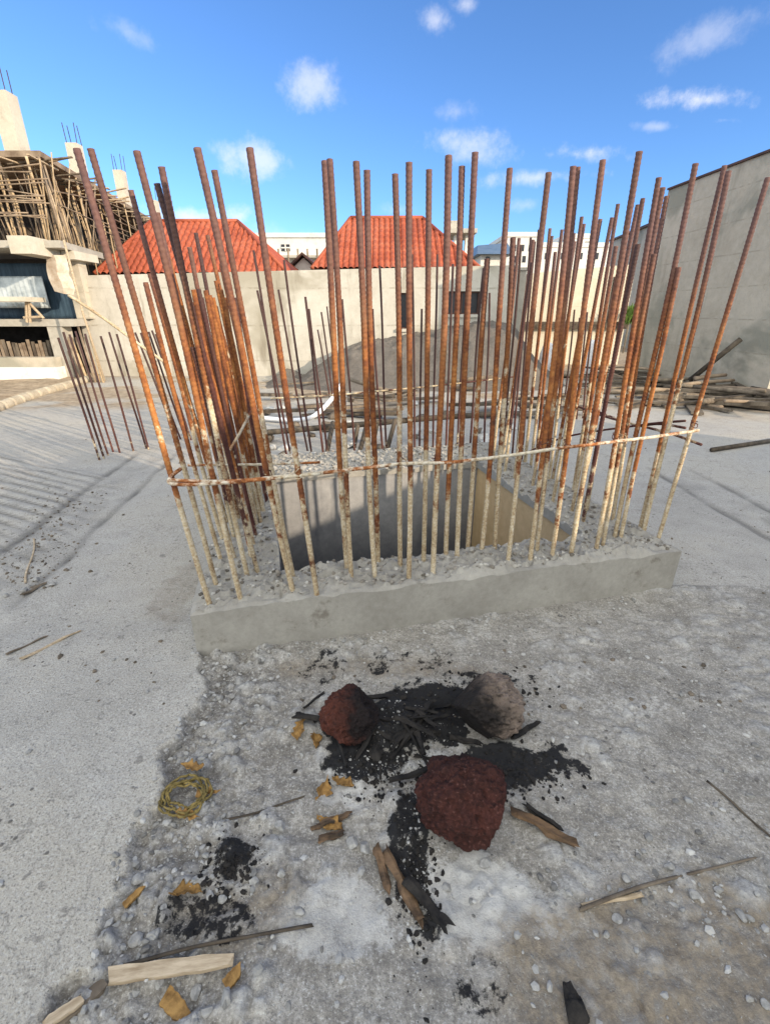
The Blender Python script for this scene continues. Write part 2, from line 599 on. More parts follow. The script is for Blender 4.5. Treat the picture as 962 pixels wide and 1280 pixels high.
gx = np.concatenate([np.array([-900, -400, -180, -90, -50, -30, -20, -15, -12, -10, -9, -8]),
                     axis([(-7.5, -3.2, 0.10), (-3.2, -1.7, 0.022), (-1.7, -1.0, 0.0115), (-1.0, 0.85, 0.0068), (0.85, 1.5, 0.0115), (1.5, 2.6, 0.022), (2.6, 6.4, 0.10)]),
                     np.array([7, 8, 9, 11, 14, 20, 30, 50, 90, 180, 400, 900])])
gy = np.concatenate([np.array([-900, -400, -150, -60, -30, -15, -8, -4, -2, -1, -0.4, 0.0]),
                     axis([(0.25, 1.55, 0.0068), (1.55, 2.0, 0.0115), (2.0, 4.4, 0.02), (4.4, 9.6, 0.07)]),
                     np.array([10, 10.6, 11.5, 13, 16, 20, 26, 35, 50, 90, 180, 400, 1200])])
GX, GY = np.meshgrid(gx, gy)
X, Y = GX.ravel(), GY.ravel()

# broken edge of the smooth topping slab
edge_px = [(256, 760), (253, 824), (257, 871), (237, 903), (225, 930), (207, 986), (190, 1029), (167, 1076), (152, 1116), (132, 1155), (143, 1195), (130, 1215), (80, 1254), (60, 1285)]
ep = np.array([onz(*p)[:2] for p in edge_px])
o_ = np.argsort(ep[:, 1])
ex = np.interp(Y, ep[o_, 1], ep[o_, 0])
jag = 0.07 * (fbm(X * 9, Y * 9, None, 4, 3) - 0.5) + 0.045 * (fbm(X * 38, Y * 38, None, 3, 8) - 0.5)
dE = ex + jag - X                    # > 0 on the topping side
nearm = sstep(1.72, 1.45, Y) * sstep(-0.3, 0.0, Y)
top = sstep(-0.004, 0.012, dE)
front = (Y < 1.75)
scr = np.where(front, top, (X < ex - 0.02).astype(float))
a_, b_ = to_local(X, Y)
scr = np.where(b_ > 0.09, 1.0, scr)               # behind the front line the slab is whole again
rub = np.where(front & (b_ < 0.09), 1 - scr, 0.0)
# stays rubbly near the edge and near the curb, smoother to the right
far_r = np.clip((X - ex) / 0.45, 0, 1)
rough = rub * (1.0 - 0.55 * far_r)
h = np.zeros_like(X)
h += 0.010 * (fbm(X * 2.2, Y * 2.2, None, 3, 1) - 0.5)
h += rough * (0.022 * (fbm(X * 13, Y * 13, None, 4, 4) - 0.45) + 0.010 * (vnoise(X * 45, Y * 45, None, 6) - 0.5))
c1, c2, cid = cell(X * 42 + 2 * vnoise(X * 20, Y * 20, None, 15), Y * 42, 16)
c3, c4, cid2 = cell(X * 19 + vnoise(X * 9, Y * 9, None, 17), Y * 19, 18)
lump = np.clip((c2 - c1) * 2.2, 0, 1) * cid + 0.0
lump2 = np.clip((c4 - c3) * 2.4, 0, 1) * (cid2 > .55) * cid2
lm = sstep(0.35, 0.65, fbm(X * 7, Y * 7, None, 3, 19) + 0.25 * np.exp(-((X - ex - .08) / .14) ** 2) * rub)
h += rough * lm * (0.013 * lump + 0.022 * lump2)
h += (0.35 + 0.65 * rub) * 0.0045 * (fbm(X * 30, Y * 30, None, 3, 9) - 0.5)
h += rough * 0.006 * (fbm(X * 75, Y * 75, None, 2, 29) - 0.5)
h += scr * 0.026 * sstep(1.9, 1.3, Y) * sstep(-0.2, 0.1, b_ * -1 + 0.2)
h += np.where(front, 0.008 * np.exp(-(dE / 0.03) ** 2) * (vnoise(X * 30, Y * 30, None, 12)), 0)
# low pads of lighter mortar around the hearth
def blob(px, py, rx, ry, seed, amp=0.55):
    c = onz(px, py)
    d = np.sqrt(((X - c.x) / rx) ** 2 + ((Y - c.y) / ry) ** 2)
    d = d + amp * (fbm(X * 10 + seed, Y * 10, None, 4, seed) - 0.5) * 2
    return sstep(1.15, 0.55, d)


ash = np.clip(blob(430, 1150, 0.13, 0.11, 21) + blob(600, 1120, 0.22, 0.10, 22) + 1.3 * blob(545, 962, 0.045, 0.07, 23) + .9 * blob(420, 985, .09, .05, 25, .9) + 0.5 * blob(760, 860, 0.3, 0.15, 24), 0, 1)
soot = np.clip(1.3 * blob(505, 905, 0.20, 0.11, 31, 0.8) + 1.0 * blob(530, 880, 0.16, 0.08, 30, .6) + 1.1 * blob(470, 955, 0.14, 0.08, 32, 0.9) + 1.0 * blob(660, 960, 0.13, 0.085, 33, 0.9)
               + 0.8 * blob(510, 1060, 0.045, 0.15, 34, 0.8) + 0.85 * blob(540, 1150, 0.035, 0.05, 35, 0.8) + 0.75 * blob(290, 1085, 0.055, 0.05, 36, 0.9)
               + 0.6 * blob(260, 1150, 0.09, 0.035, 38, 0.9) + 0.45 * blob(600, 1232, 0.04, 0.03, 37, 2.4) + 0.45 * blob(470, 832, 0.24, 0.05, 39, 2.2) + 0.55 * blob(580, 858, 0.16, 0.06, 40, 1.8), 0, 1)
dirt = np.clip(blob(860, 1230, 0.35, 0.16, 41, 0.8) + 0.8 * blob(700, 1240, 0.2, 0.10, 42, 0.8) + 0.8 * blob(270, 1150, 0.12, 0.1, 43, 0.9) + 0.5 * blob(225, 740, 0.14, 0.25, 44, 0.8)
               + 0.7 * blob(450, 835, 0.4, 0.06, 45, 0.9), 0, 1)
heap = blob(505, 905, 0.15, 0.09, 131, .5)
h += 0.030 * heap * (0.5 + fbm(X * 22, Y * 22, None, 4, 132)) + 0.010 * np.clip(soot, 0, 1) * (fbm(X * 40, Y * 40, None, 3, 133) - .4)
soot = np.clip(np.maximum(soot, 1.2 * heap), 0, 1)
# shallow dark channels either side of the pit
def seg_d(p, q):
    p, q = onz(*p), onz(*q)
    d = np.array([q.x - p.x, q.y - p.y])
    L = np.linalg.norm(d)
    d /= L
    t = (X - p.x) * d[0] + (Y - p.y) * d[1]
    s = -(X - p.x) * d[1] + (Y - p.y) * d[0]
    return t, s, L


chan = np.zeros_like(X)
for p, q, w in (((196, 566), (0, 730), 0.17), ((838, 586), (985, 668), 0.15)):
    t, s, L = seg_d(p, q)
    inside = sstep(-0.1, 0.1, t) * sstep(L + 0.3, L, t)
    wob = 0.05 * (fbm(X * 3, Y * 3, None, 3, 51) - 0.5)
    line = np.exp(-((np.abs(s + wob) - w) / 0.022) ** 2) + 0.35 * sstep(w, w * 0.7, np.abs(s + wob)) * sstep(0.35, 0.7, fbm(X * 9, Y * 9, None, 4, 52))
    chan = np.maximum(chan, line * inside * (0.45 + 0.55 * sstep(0.3, 0.6, fbm(X * 5, Y * 5, None, 3, 53))))
h -= 0.012 * chan
# ribs cast in the slab beside the channel
r0, r1 = onz(0, 594), onz(103, 618)
rd = np.array([r1.x - r0.x, r1.y - r0.y])
rd /= np.linalg.norm(rd)
rn = -(X - r0.x) * rd[1] + (Y - r0.y) * rd[0]
t, s, L = seg_d((196, 566), (0, 730))
ribm = sstep(0.10, 0.20, -s) * sstep(0.35, 0.25, rn) * sstep(-1.2, -1.0, rn) + 0.55 * sstep(0.14, 0.02, np.abs(s + 0.02)) * sstep(0.25, 0.15, rn) * sstep(-1.0, -0.8, rn)
ribm *= (X < -1.4) * (Y > 1.7) * (Y < 4.2)
wob = 0.03 * (fbm(X * 2, Y * 2, None, 3, 61) - 0.5)
ribw = np.abs(np.sin((rn + wob) * PI / 0.085))
ribm *= 0.45 + 0.55 * sstep(0.3, 0.55, fbm(X * 4, Y * 4, None, 3, 62))
h += 0.022 * ribm * (ribw ** .55)
rib = ribm * sstep(.55, .12, ribw)
# bare soil beyond the slab edge
k0, k1 = onz(0, 512), onz(123, 472)
kd = np.array([k1.x - k0.x, k1.y - k0.y])
kd /= np.linalg.norm(kd)
ks = -(X - k0.x) * kd[1] + (Y - k0.y) * kd[0]
kt = (X - k0.x) * kd[0] + (Y - k0.y) * kd[1]
soil = sstep(-0.05, 0.1, ks * 1.0) * (X < -2.5)
soil = np.maximum(soil, sstep(9.6, 10.4, Y))
soil = np.maximum(soil, 0.75 * sstep(1.5, 0.2, np.hypot((X - 4.9) / 2.0, (Y - 6.6) / 1.6)) * sstep(0.3, 0.6, fbm(X * 2, Y * 2, None, 3, 71) + 0.1))
soil = np.maximum(soil, 0.9 * sstep(0.45, 0.62, fbm(X * 1.1, Y * 1.6, None, 4, 72)) * sstep(5.6, 6.2, Y))
h += np.where((X < -2.5) & (ks > 0.1), 0.10 * fbm(X * 2, Y * 2, None, 3, 73), 0)
h = np.where((np.abs(X) > 7.5) | (Y > 9.7) | (Y < 0), -0.01, h)

ix, iy = len(gx), len(gy)
I = np.arange(ix * iy).reshape(iy, ix)
Q = np.stack([I[:-1, :-1], I[:-1, 1:], I[1:, 1:], I[1:, :-1]], -1).reshape(-1, 4)
qc = np.stack([X[Q].mean(1), Y[Q].mean(1)], 1)
qa, qb = to_local(qc[:, 0], qc[:, 1])
Q = Q[~((qa > 0.12) & (qa < LX - 0.12) & (qb > 0.10) & (qb < LY - 0.12))]


def ground_mat():
    m, nt, b = newmat('site_slab')
    P = worldpos(nt)
    n1 = noise_n(nt, P, 1.3, 5, 0.6)
    n2 = noise_n(nt, P, 9, 6, 0.65)
    n3 = noise_n(nt, P, 70, 5, 0.75)
    n4 = noise_n(nt, P, 26, 4, 0.65, 0.4)
    f = mth(nt, 'ADD', mth(nt, 'MULTIPLY', n1, 0.45), mth(nt, 'ADD', mth(nt, 'MULTIPLY', n2, 0.35), mth(nt, 'MULTIPLY', n3, 0.2)))
    slab = ramp(nt, f, [(0.34, (0.29, 0.272, 0.245)), (0.5, (0.385, 0.365, 0.335)), (0.66, (0.475, 0.455, 0.42))])
    warmp = mix(nt, smap(nt, n1, 0.42, 0.62, 0, 0.55), slab, (0.40, 0.365, 0.305))
    rubc = ramp(nt, mth(nt, 'ADD', mth(nt, 'MULTIPLY', n2, 0.5), mth(nt, 'MULTIPLY', n3, 0.5)), [(0.40, (0.066, 0.056, 0.047)), (0.5, (0.185, 0.168, 0.148)), (0.60, (0.37, 0.35, 0.32))])
    col = mix(nt, attr(nt, 'rubble'), warmp, rubc)
    n5 = noise_n(nt, P, 190, 4, 0.7)
    col = mix(nt, smap(nt, n5, 0.52, 0.66, 0, 0.75), col, (0.13, 0.123, 0.115))
    col = mix(nt, smap(nt, n5, 0.46, 0.33, 0, 0.60), col, (0.58, 0.575, 0.555))
    ve = ND(nt, 'ShaderNodeTexVoronoi')
    ve.feature = 'DISTANCE_TO_EDGE'
    ve.inputs['Scale'].default_value = 4.5
    vw = nt.nodes.new('ShaderNodeVectorMath')
    vw.operation = 'ADD'
    nc = ND(nt, 'ShaderNodeTexNoise')
    nc.inputs['Scale'].default_value = 5
    nc.inputs['Detail'].default_value = 6
    nt.links.new(P, nc.inputs['Vector'])
    sc_ = nt.nodes.new('ShaderNodeVectorMath')
    sc_.operation = 'SCALE'
    sc_.inputs['Scale'].default_value = .35
    nt.links.new(nc.outputs['Color'], sc_.inputs[0])
    nt.links.new(P, vw.inputs[0])
    nt.links.new(sc_.outputs[0], vw.inputs[1])
    nt.links.new(vw.outputs[0], ve.inputs['Vector'])
    crk = mth(nt, 'MULTIPLY', smap(nt, ve.outputs['Distance'], 0.022, 0.006), smap(nt, n1, 0.50, 0.58))
    col = mix(nt, mth(nt, 'MULTIPLY', crk, .28), col, (0.09, 0.085, 0.08))
    col = mix(nt, mth(nt, 'MULTIPLY', attr(nt, 'lump'), 0.75), col, ramp(nt, n3, [(0.35, (0.30, 0.295, 0.29)), (0.65, (0.50, 0.495, 0.485))]))
    # dark crumbs and small stains
    col = mix(nt, mth(nt, 'MULTIPLY', smap(nt, n4, 0.60, 0.70), 0.55), col, (0.12, 0.112, 0.105))
    vo = ND(nt, 'ShaderNodeTexVoronoi')
    vo.inputs['Scale'].default_value = 34
    nt.links.new(P, vo.inputs['Vector'])
    sp = mth(nt, 'MULTIPLY', smap(nt, vo.outputs['Distance'], 0.20, 0.10), smap(nt, noise_n(nt, P, 5, 3, 0.6), 0.5, 0.62))
    col = mix(nt, mth(nt, 'MULTIPLY', sp, 0.75), col, (0.075, 0.068, 0.062))
    col = mix(nt, smap(nt, mth(nt, 'ADD', attr(nt, 'ash'), mth(nt, 'ADD', mth(nt, 'MULTIPLY', mth(nt, 'SUBTRACT', n4, .5), 1.3), mth(nt, 'MULTIPLY', mth(nt, 'SUBTRACT', n3, .5), 1.2))), .46, .95, 0, .62), col, ramp(nt, n2, [(0.35, (0.40, 0.39, 0.375)), (0.65, (0.60, 0.59, 0.57))]))
    col = mix(nt, mth(nt, 'MULTIPLY', attr(nt, 'dirt'), smap(nt, mth(nt, 'ADD', mth(nt, 'MULTIPLY', n4, .5), mth(nt, 'MULTIPLY', n3, .5)), 0.42, 0.56, 0.30, 0.9)), col, ramp(nt, n3, [(0.35, (0.12, 0.095, 0.07)), (0.65, (0.27, 0.225, 0.17))]))
    col = mix(nt, mth(nt, 'MULTIPLY', attr(nt, 'channel'), 0.8), col, (0.085, 0.08, 0.076))
    col = mix(nt, mth(nt, 'MULTIPLY', attr(nt, 'rib'), 0.9), col, (0.12, 0.11, 0.095))
    so_ = mth(nt, 'ADD', attr(nt, 'soot'), mth(nt, 'ADD', mth(nt, 'MULTIPLY', mth(nt, 'SUBTRACT', n4, .5), 1.5), mth(nt, 'MULTIPLY', mth(nt, 'SUBTRACT', n3, .5), 1.4)))
    st = mth(nt, 'MULTIPLY', smap(nt, so_, .40, .66, 0, .97), smap(nt, attr(nt, 'soot'), .02, .16))
    col = mix(nt, st, col, (0.010, 0.010, 0.012))
    col = mix(nt, attr(nt, 'soil'), col, ramp(nt, n2, [(0.35, (0.20, 0.15, 0.10)), (0.65, (0.40, 0.32, 0.23))]))
    nt.links.new(col, b.inputs['Base Color'])
    b.inputs['Roughness'].default_value = 0.92
    hh = mth(nt, 'ADD', mth(nt, 'ADD', mth(nt, 'MULTIPLY', n3, 0.7), mth(nt, 'MULTIPLY', n5, 0.35)), mth(nt, 'ADD', mth(nt, 'MULTIPLY', n4, 0.5), mth(nt, 'MULTIPLY', sp, 0.4)))
    bump(nt, b, hh, 0.8, 0.008)
    return m


M['ground'] = ground_mat()
ground = npmesh('ground', np.stack([X, Y, h], 1), Q, M['ground'], True,
                dict(lump=np.clip(rub * lm * (.6 * lump + .7 * lump2), 0, 1), rubble=rub * (1 - 0.4 * far_r), ash=ash, soot=soot, dirt=dirt, channel=chan, rib=rib, soil=soil))
tag(ground, kind='structure')

from bisect import bisect_left


def gz(x, y):
    i = min(max(int(np.searchsorted(gx, x)), 0), ix - 1)
    j = min(max(int(np.searchsorted(gy, y)), 0), iy - 1)
    return float(h[j * ix + i])


def sootat(x, y):
    i = min(max(int(np.searchsorted(gx, x)), 0), ix - 1)
    j = min(max(int(np.searchsorted(gy, y)), 0), iy - 1)
    return float(soot[j * ix + i])


# ------------------------------------------------------------------ pit upstand
def in_ring(a, b):
    return not (IX0 < a < IX1 and IY0 < b < IY1)


lp = empty('lift_pit', pit(0, 0))
tag(lp, 'square concrete lift pit with raised rubble-topped kerb, in the middle of the slab', 'pit')
na, nb = 128, 120
ga = np.sort(np.concatenate([np.linspace(0, LX, na), [IX0, IX1]]))
gb = np.sort(np.concatenate([np.linspace(0, LY, nb), [IY0, IY1]]))
A, B = np.meshgrid(ga, gb)
a1, b1 = A.ravel(), B.ravel()
edge = np.minimum(np.minimum(a1, LX - a1), np.minimum(b1, LY - b1))
amp = sstep(0.0, 0.05, edge)
ck1, ck2, ckid = cell(a1 * 34 + 2 * vnoise(a1 * 12, b1 * 12, None, 86), b1 * 34, 87)
zt = ZC + amp * .016 * np.clip((ck2 - ck1) * 2.2, 0, 1) * ckid + amp * (0.05 * (fbm(a1 * 8, b1 * 8, None, 4, 81) - 0.5) + 0.018 * (vnoise(a1 * 40, b1 * 40, None, 82) - 0.5)) + 0.012 * (fbm(a1 * 6, b1 * 6, None, 3, 83) - 0.5)
zt -= sstep(0.02, 0.0, edge) * 0.012 * vnoise(a1 * 25, b1 * 25, None, 84)
W = np.array([[*pit(p, q, 0)[:2], z] for p, q, z in zip(a1, b1, zt)])
Ig = np.arange(len(a1)).reshape(len(gb), len(ga))
Qc = np.stack([Ig[:-1, :-1], Ig[:-1, 1:], Ig[1:, 1:], Ig[1:, :-1]], -1).reshape(-1, 4)
ca, cb = a1[Qc].mean(1), b1[Qc].mean(1)
Qc = Qc[~((ca > IX0) & (ca < IX1) & (cb > IY0) & (cb < IY1))]
W = W.tolist()
Qc = Qc.tolist()


def skirt(idx, z0, nz=1, wob=0.0):
    """drops a wall from the listed vertices down to z0"""
    base = len(W)
    for k, i in enumerate(idx):
        for s in range(1, nz + 1):
            x, y, z = W[i]
            W.append([x, y, z + (z0 - z) * s / nz])
    def vid(k, s):
        return idx[k] if s == 0 else base + k * nz + s - 1
    for k in range(len(idx) - 1):
        for s in range(nz):
            Qc.append([vid(k, s), vid(k, s + 1), vid(k + 1, s + 1), vid(k + 1, s)])


skirt(list(Ig[0, :]), -0.06, 4)
skirt(list(Ig[:, -1]), -0.06, 4)
skirt(list(Ig[-1, ::-1]), -0.06, 4)
skirt(list(Ig[::-1, 0]), -0.06, 4)
i0, i1 = int(np.argmin(abs(ga - IX0))), int(np.argmin(abs(ga - IX1)))
j0, j1 = int(np.argmin(abs(gb - IY0))), int(np.argmin(abs(gb - IY1)))
skirt(list(Ig[j0, i0:i1 + 1][::-1]), 0.15)
skirt(list(Ig[j1, i0:i1 + 1]), 0.15)
skirt(list(Ig[j0:j1 + 1, i0]), 0.15)
skirt(list(Ig[j0:j1 + 1, i1][::-1]), 0.15)
W = np.array(W) - np.array(lp.location)
npmesh('kerb', W, np.array(Qc), M['curb'], False, None, lp)


def wallpanel(a0, b0, a1_, b1_, z0, z1, mt, nm, off, label=None):
    mb = MB()
    p, q = pit(a0, b0), pit(a1_, b1_)
    d = (q - p).normalized()
    n = Vector((d.y, -d.x, 0))
    o = n * off
    mb.hexa([(p.x, p.y, z0), (q.x, q.y, z0), (q.x + o.x, q.y + o.y, z0), (p.x + o.x, p.y + o.y, z0),
             (p.x, p.y, z1), (q.x, q.y, z1), (q.x + o.x, q.y + o.y, z1), (p.x + o.x, p.y + o.y, z1)])
    ob = mb.obj(nm, mt, lp)
    if label:
        ob['label'] = label
    return ob


g = 0.010
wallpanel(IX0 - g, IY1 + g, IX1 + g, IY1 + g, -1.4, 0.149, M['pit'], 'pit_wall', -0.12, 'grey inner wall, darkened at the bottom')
wallpanel(IX1 + g, IY1 + g, IX1 + g, IY0 - g, -1.4, 0.149, M['pit_tan'], 'pit_wall', -0.12, 'tan inner wall')
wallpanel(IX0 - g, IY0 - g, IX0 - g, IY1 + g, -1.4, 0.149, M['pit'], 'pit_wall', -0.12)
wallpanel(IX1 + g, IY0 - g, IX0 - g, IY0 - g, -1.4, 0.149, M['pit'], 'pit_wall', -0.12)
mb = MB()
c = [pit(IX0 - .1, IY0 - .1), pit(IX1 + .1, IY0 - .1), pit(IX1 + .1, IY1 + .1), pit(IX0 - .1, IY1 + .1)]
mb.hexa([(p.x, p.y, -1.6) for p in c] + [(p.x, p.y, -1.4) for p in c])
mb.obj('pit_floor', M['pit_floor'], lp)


# loose stone scatters -------------------------------------------------------
def make_scatter(name, pts, mt, seed, sub=1):
    """pts: (x, y, z, r)"""
    protos = [rock_data(1.0, seed + i, sub, 0.28, (1, rnd.uniform(.65, .95), rnd.uniform(.5, .8)), 0.08, 1.4, 6) for i in range(8)]
    V, F, n = [], [], 0
    for (x, y, z, r) in pts:
        pv, pf = protos[rnd.randrange(8)]
        a = rnd.uniform(0, 2 * PI)
        t = rnd.uniform(-0.5, 0.5)
        Rm = np.array(Matrix.Rotation(a, 3, 'Z') @ Matrix.Rotation(t, 3, 'X'))
        V.append(pv @ Rm.T * r + np.array([x, y, z + r * rnd.uniform(-.25, .3)]))
        F += [tuple(i + n for i in f) for f in pf]
        n += len(pv)
    return mkobj(name, np.concatenate(V), F, mt)


pts = []
for _ in range(9500):
    a, b = rnd.uniform(0.02, LX - 0.02), rnd.uniform(0.03, LY)
    if not in_ring(a, b):
        continue
    if (b > 1.36 and rnd.random() < 0.4):
        continue
    p = pit(a, b)
    i = int(np.argmin(abs(ga - a)))
    j = int(np.argmin(abs(gb - b)))
    r = 0.0025 + 0.013 * rnd.random() ** 3.5
    pts.append((p.x, p.y, zt.reshape(len(gb), len(ga))[j, i], r))
tag(make_scatter('rubble', pts, M['rubble'], 100), 'crumbled concrete and aggregate along the top of the pit kerb', 'rubble', None, 'stuff')

pts = []
for _ in range(30000):
    x, y = rnd.uniform(-0.95, 1.05), rnd.uniform(0.3, 1.75)
    a, b = to_local(x, y)
    if b > -0.01 and a > -0.01:
        continue
    e = float(np.interp(y, ep[o_, 1], ep[o_, 0]))
    d = x - e
    if d < -0.03:
        keep = 0.01
    else:
        keep = 0.95 * math.exp(-((d - 0.07) / 0.13) ** 2) + 0.10
        keep += 0.75 * math.exp(-(b / 0.06) ** 2) * (1 if a < 1.1 else 0.4)
        px = onz(820, 1120)
        keep += 0.65 * math.exp(-((x - px.x) / 0.22) ** 2 - ((y - px.y) / 0.06) ** 2)
    if sootat(x, y) > .25:
        keep *= .06
    if rnd.random() > keep * 0.8:
        continue
    r = 0.0016 + 0.0105 * rnd.random() ** 4.6
    pts.append((x, y, gz(x, y), r))
tag(make_scatter('gravel', pts, M['gravel'], 200), 'broken grey aggregate scattered over the slab round the hearth', 'gravel', None, 'stuff')

pts = []
for _ in range(2600):
    c = rnd.choice([(505, 905, .16, .07), (470, 960, .12, .07), (655, 965, .10, .06), (520, 1080, .04, .13), (290, 1090, .06, .05), (600, 860, .2, .06)])
    p = onz(c[0], c[1])
    x, y = rnd.gauss(p.x, c[2] * .6), rnd.gauss(p.y, c[3] * .7)
    pts.append((x, y, gz(x, y), 0.0014 + 0.0085 * rnd.random() ** 4))
tag(make_scatter('charcoal_debris', pts, M['charred'], 300), 'black charcoal crumbs lying among the three hearth stones', 'charcoal', None, 'stuff')
pts = []
for _ in range(900):
    c = rnd.choice([(505, 905, .13, .06), (480, 960, .10, .05), (545, 955, .05, .05), (520, 1080, .04, .12)])
    p = onz(c[0], c[1])
    x, y = rnd.gauss(p.x, c[2] * .6), rnd.gauss(p.y, c[3] * .7)
    pts.append((x, y, gz(x, y), 0.0012 + 0.005 * rnd.random() ** 4))
tag(make_scatter('ash_debris', pts, M['gravel'], 330), 'pale flecks of ash and grit over the burnt patch', 'ash', None, 'stuff')
pts = []
for _ in range(420):
    px_, py_ = rnd.uniform(-40, 1000), rnd.uniform(530, 900)
    p = onz(px_, py_)
    a, b = to_local(p.x, p.y)
    if -0.1 < a < LX + 0.1 and -0.2 < b < LY + 0.1:
        continue
    pts.append((p.x, p.y, gz(p.x, p.y), 0.003 + 0.010 * rnd.random() ** 3))
for _ in range(700):
    t_ = rnd.random()
    p = onz(rnd.gauss(100 - 75 * t_, 26), 610 + 120 * t_ + rnd.gauss(0, 7))
    pts.append((p.x, p.y, gz(p.x, p.y), 0.002 + 0.010 * rnd.random() ** 4))
tag(make_scatter('crumb_debris', pts, M['chunk_dark'], 350), 'dark crumbs of mortar scattered over the open slab', 'debris', None, 'stuff')

# ------------------------------------------------------------------ reinforcing bars
ORD = ['first', 'second', 'third', 'fourth', 'fifth', 'sixth', 'seventh', 'eighth', 'ninth', 'tenth', 'eleventh', 'twelfth', 'thirteenth', 'fourteenth', 'fifteenth', 'sixteenth', 'seventeenth', 'eighteenth', 'nineteenth', 'twentieth']
ORD += ['twenty-' + q for q in ORD[:9]] + ['thirtieth'] + ['thirty-' + q for q in ORD[:9]]


def rebar_mesh(vec, R, ribs, seed, mt):
    L = vec.length
    d = vec.normalized()
    sx = d.cross(Vector((0, 1, 0.01))).normalized()
    sy = d.cross(sx)
    n = 10 if ribs else 7
    step = 0.0042 if ribs else 0.08
    m = max(3, int(L / step))
    t = np.linspace(0, 1, m)
    rs = np.random.RandomState(seed)
    bend = rs.uniform(-1, 1, 4) * 0.006
    off = np.outer(bend[0] * np.sin(t * PI) + bend[1] * np.sin(t * 2 * PI) * .6, np.array(sx)) + np.outer(bend[2] * np.sin(t * PI) + bend[3] * np.sin(t * 2 * PI) * .6, np.array(sy))
    C = np.outer(t, np.array(vec)) + off
    th = np.arange(n) * 2 * PI / n
    rr = np.full((m, n), R)
    if ribs:
        ph = 2 * PI * (t * L)[:, None] / 0.0135 + 1.0 * np.abs(np.sin(th))[None, :] * 2.0
        rr = R * (1 + 0.20 * sstep(0.1, 0.8, np.cos(ph)) * (0.45 + 0.55 * np.abs(np.sin(th))[None, :]) + 0.10 * (np.abs(np.cos(th)) > 0.97)[None, :])
    lump = 1 + 0.16 * sstep(0.32, 0.1, t)[:, None] * (fbm(np.outer(t * L * 25, np.ones(n)), np.outer(np.ones(m), np.arange(n) * .7), None, 3, seed) - 0.35) * (1 if ribs else 0)
    rr = rr * lump
    V = C[:, None, :] + rr[:, :, None] * (np.cos(th)[None, :, None] * np.array(sx) + np.sin(th)[None, :, None] * np.array(sy))
    V = V.reshape(-1, 3)
    i = np.arange(m - 1)[:, None] * n
    k = np.arange(n)[None, :]
    k2 = (k + 1) % n
    Qd = np.stack([i + k, i + k2, i + n + k2, i + n + k], -1).reshape(-1, 4)
    # end cap as a fan of quads on the top ring
    base = (m - 1) * n
    caps = [(base, base + a, base + a + 1, base + a + 2) for a in range(1, n - 2, 2)]
    return V, np.concatenate([Qd, np.array(caps)])


def bar_row(pix, zb, R, ribs, mt, lab, group, lean_z=None):
    """pix: list of (base x, base y, top x, top y) in photo pixels; the foot stands on height zb, the top keeps the foot's depth"""
    out = []
    for k, (bx, by, tx, ty) in enumerate(pix):
        p = onz(bx, by, zb)
        q = onY(tx, ty, p.y)
        p0 = p - (q - p).normalized() * 0.05
        V, Qd = rebar_mesh(q - p0, R * rnd.uniform(.93, 1.07), ribs, rnd.randrange(9999), mt)
        o = npmesh('reinforcing_bar', V, Qd, mt, not ribs or True)
        o.location = p0
        if mt is M['rust_bundle'] and k % 3 == 1:
            o.data.materials[0] = M['rust_deep']
        tag(o, lab(k), 'rebar', group)
        out.append(o)
    return out


front = [(262, 754, 96, 186), (301, 749, 171, 189), (366, 738, 246.5, 185), (367, 722, 268, 213), (396, 743, 312, 185), (434, 712, 405.7, 201), (439, 722, 412, 199),
         (468.5, 718, 445, 202), (472, 702, 458.5, 213), (500, 704, 493.6, 217.5), (510.5, 722, 511, 203), (529, 702, 536, 212), (541, 718, 560.4, 194.5), (557, 692, 577, 208),
         (571, 695, 593.5, 190.5), (584, 686, 608.7, 323.5), (601, 690, 636.8, 210.5), (618, 686, 640.8, 297), (634, 704, 685.4, 215.6), (662, 699, 716, 208), (670, 690, 721.7, 209),
         (689, 696, 753, 200), (713, 695, 798.6, 189.5), (744, 688, 823, 222), (750, 672, 827.5, 234.5), (752, 684, 817, 317.5), (768, 672, 868.8, 204.5), (775, 674, 848, 334),
         (799, 660, 905, 207), (804, 664, 910, 214), (823, 671, 959, 222)]
short = {15, 17, 25, 27}
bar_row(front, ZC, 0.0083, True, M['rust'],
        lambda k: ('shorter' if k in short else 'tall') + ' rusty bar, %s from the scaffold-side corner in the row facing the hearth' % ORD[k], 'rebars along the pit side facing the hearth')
lefto = [(270, 731, 113.6, 186.5), (277, 703, 182, 353), (279, 675, 187.5, 342), (283, 652, 199.7, 379), (309, 718, 202, 209), (289, 655, 197, 266), (300, 648, 237, 309)]
bar_row(lefto, ZC, 0.0081, True, M['rust'], lambda k: 'rusty bar, %s back from the hearth in the loose row beside the ribbed slab' % ORD[k], 'rebars on the outer edge beside the ribbed slab')
bundle = [(314, 697, 242, 362), (316, 682, 248, 361), (318, 664, 257, 363), (320, 654, 262, 369), (323, 646, 270, 383), (325, 640, 270, 351), (328, 632, 281, 372), (331, 621, 294, 372), (334, 613, 259.6, 294),
          (337, 607, 276, 330), (321, 673, 252, 372), (326, 652, 266, 372), (330, 640, 276, 362), (334, 628, 286, 366)]
bar_row(bundle, ZC, 0.0081, True, M['rust_bundle'], lambda k: 'orange rusty bar, %s in the dense bundle on the pit edge by the ribbed slab' % ORD[k], 'rebars in the dense orange bundle')
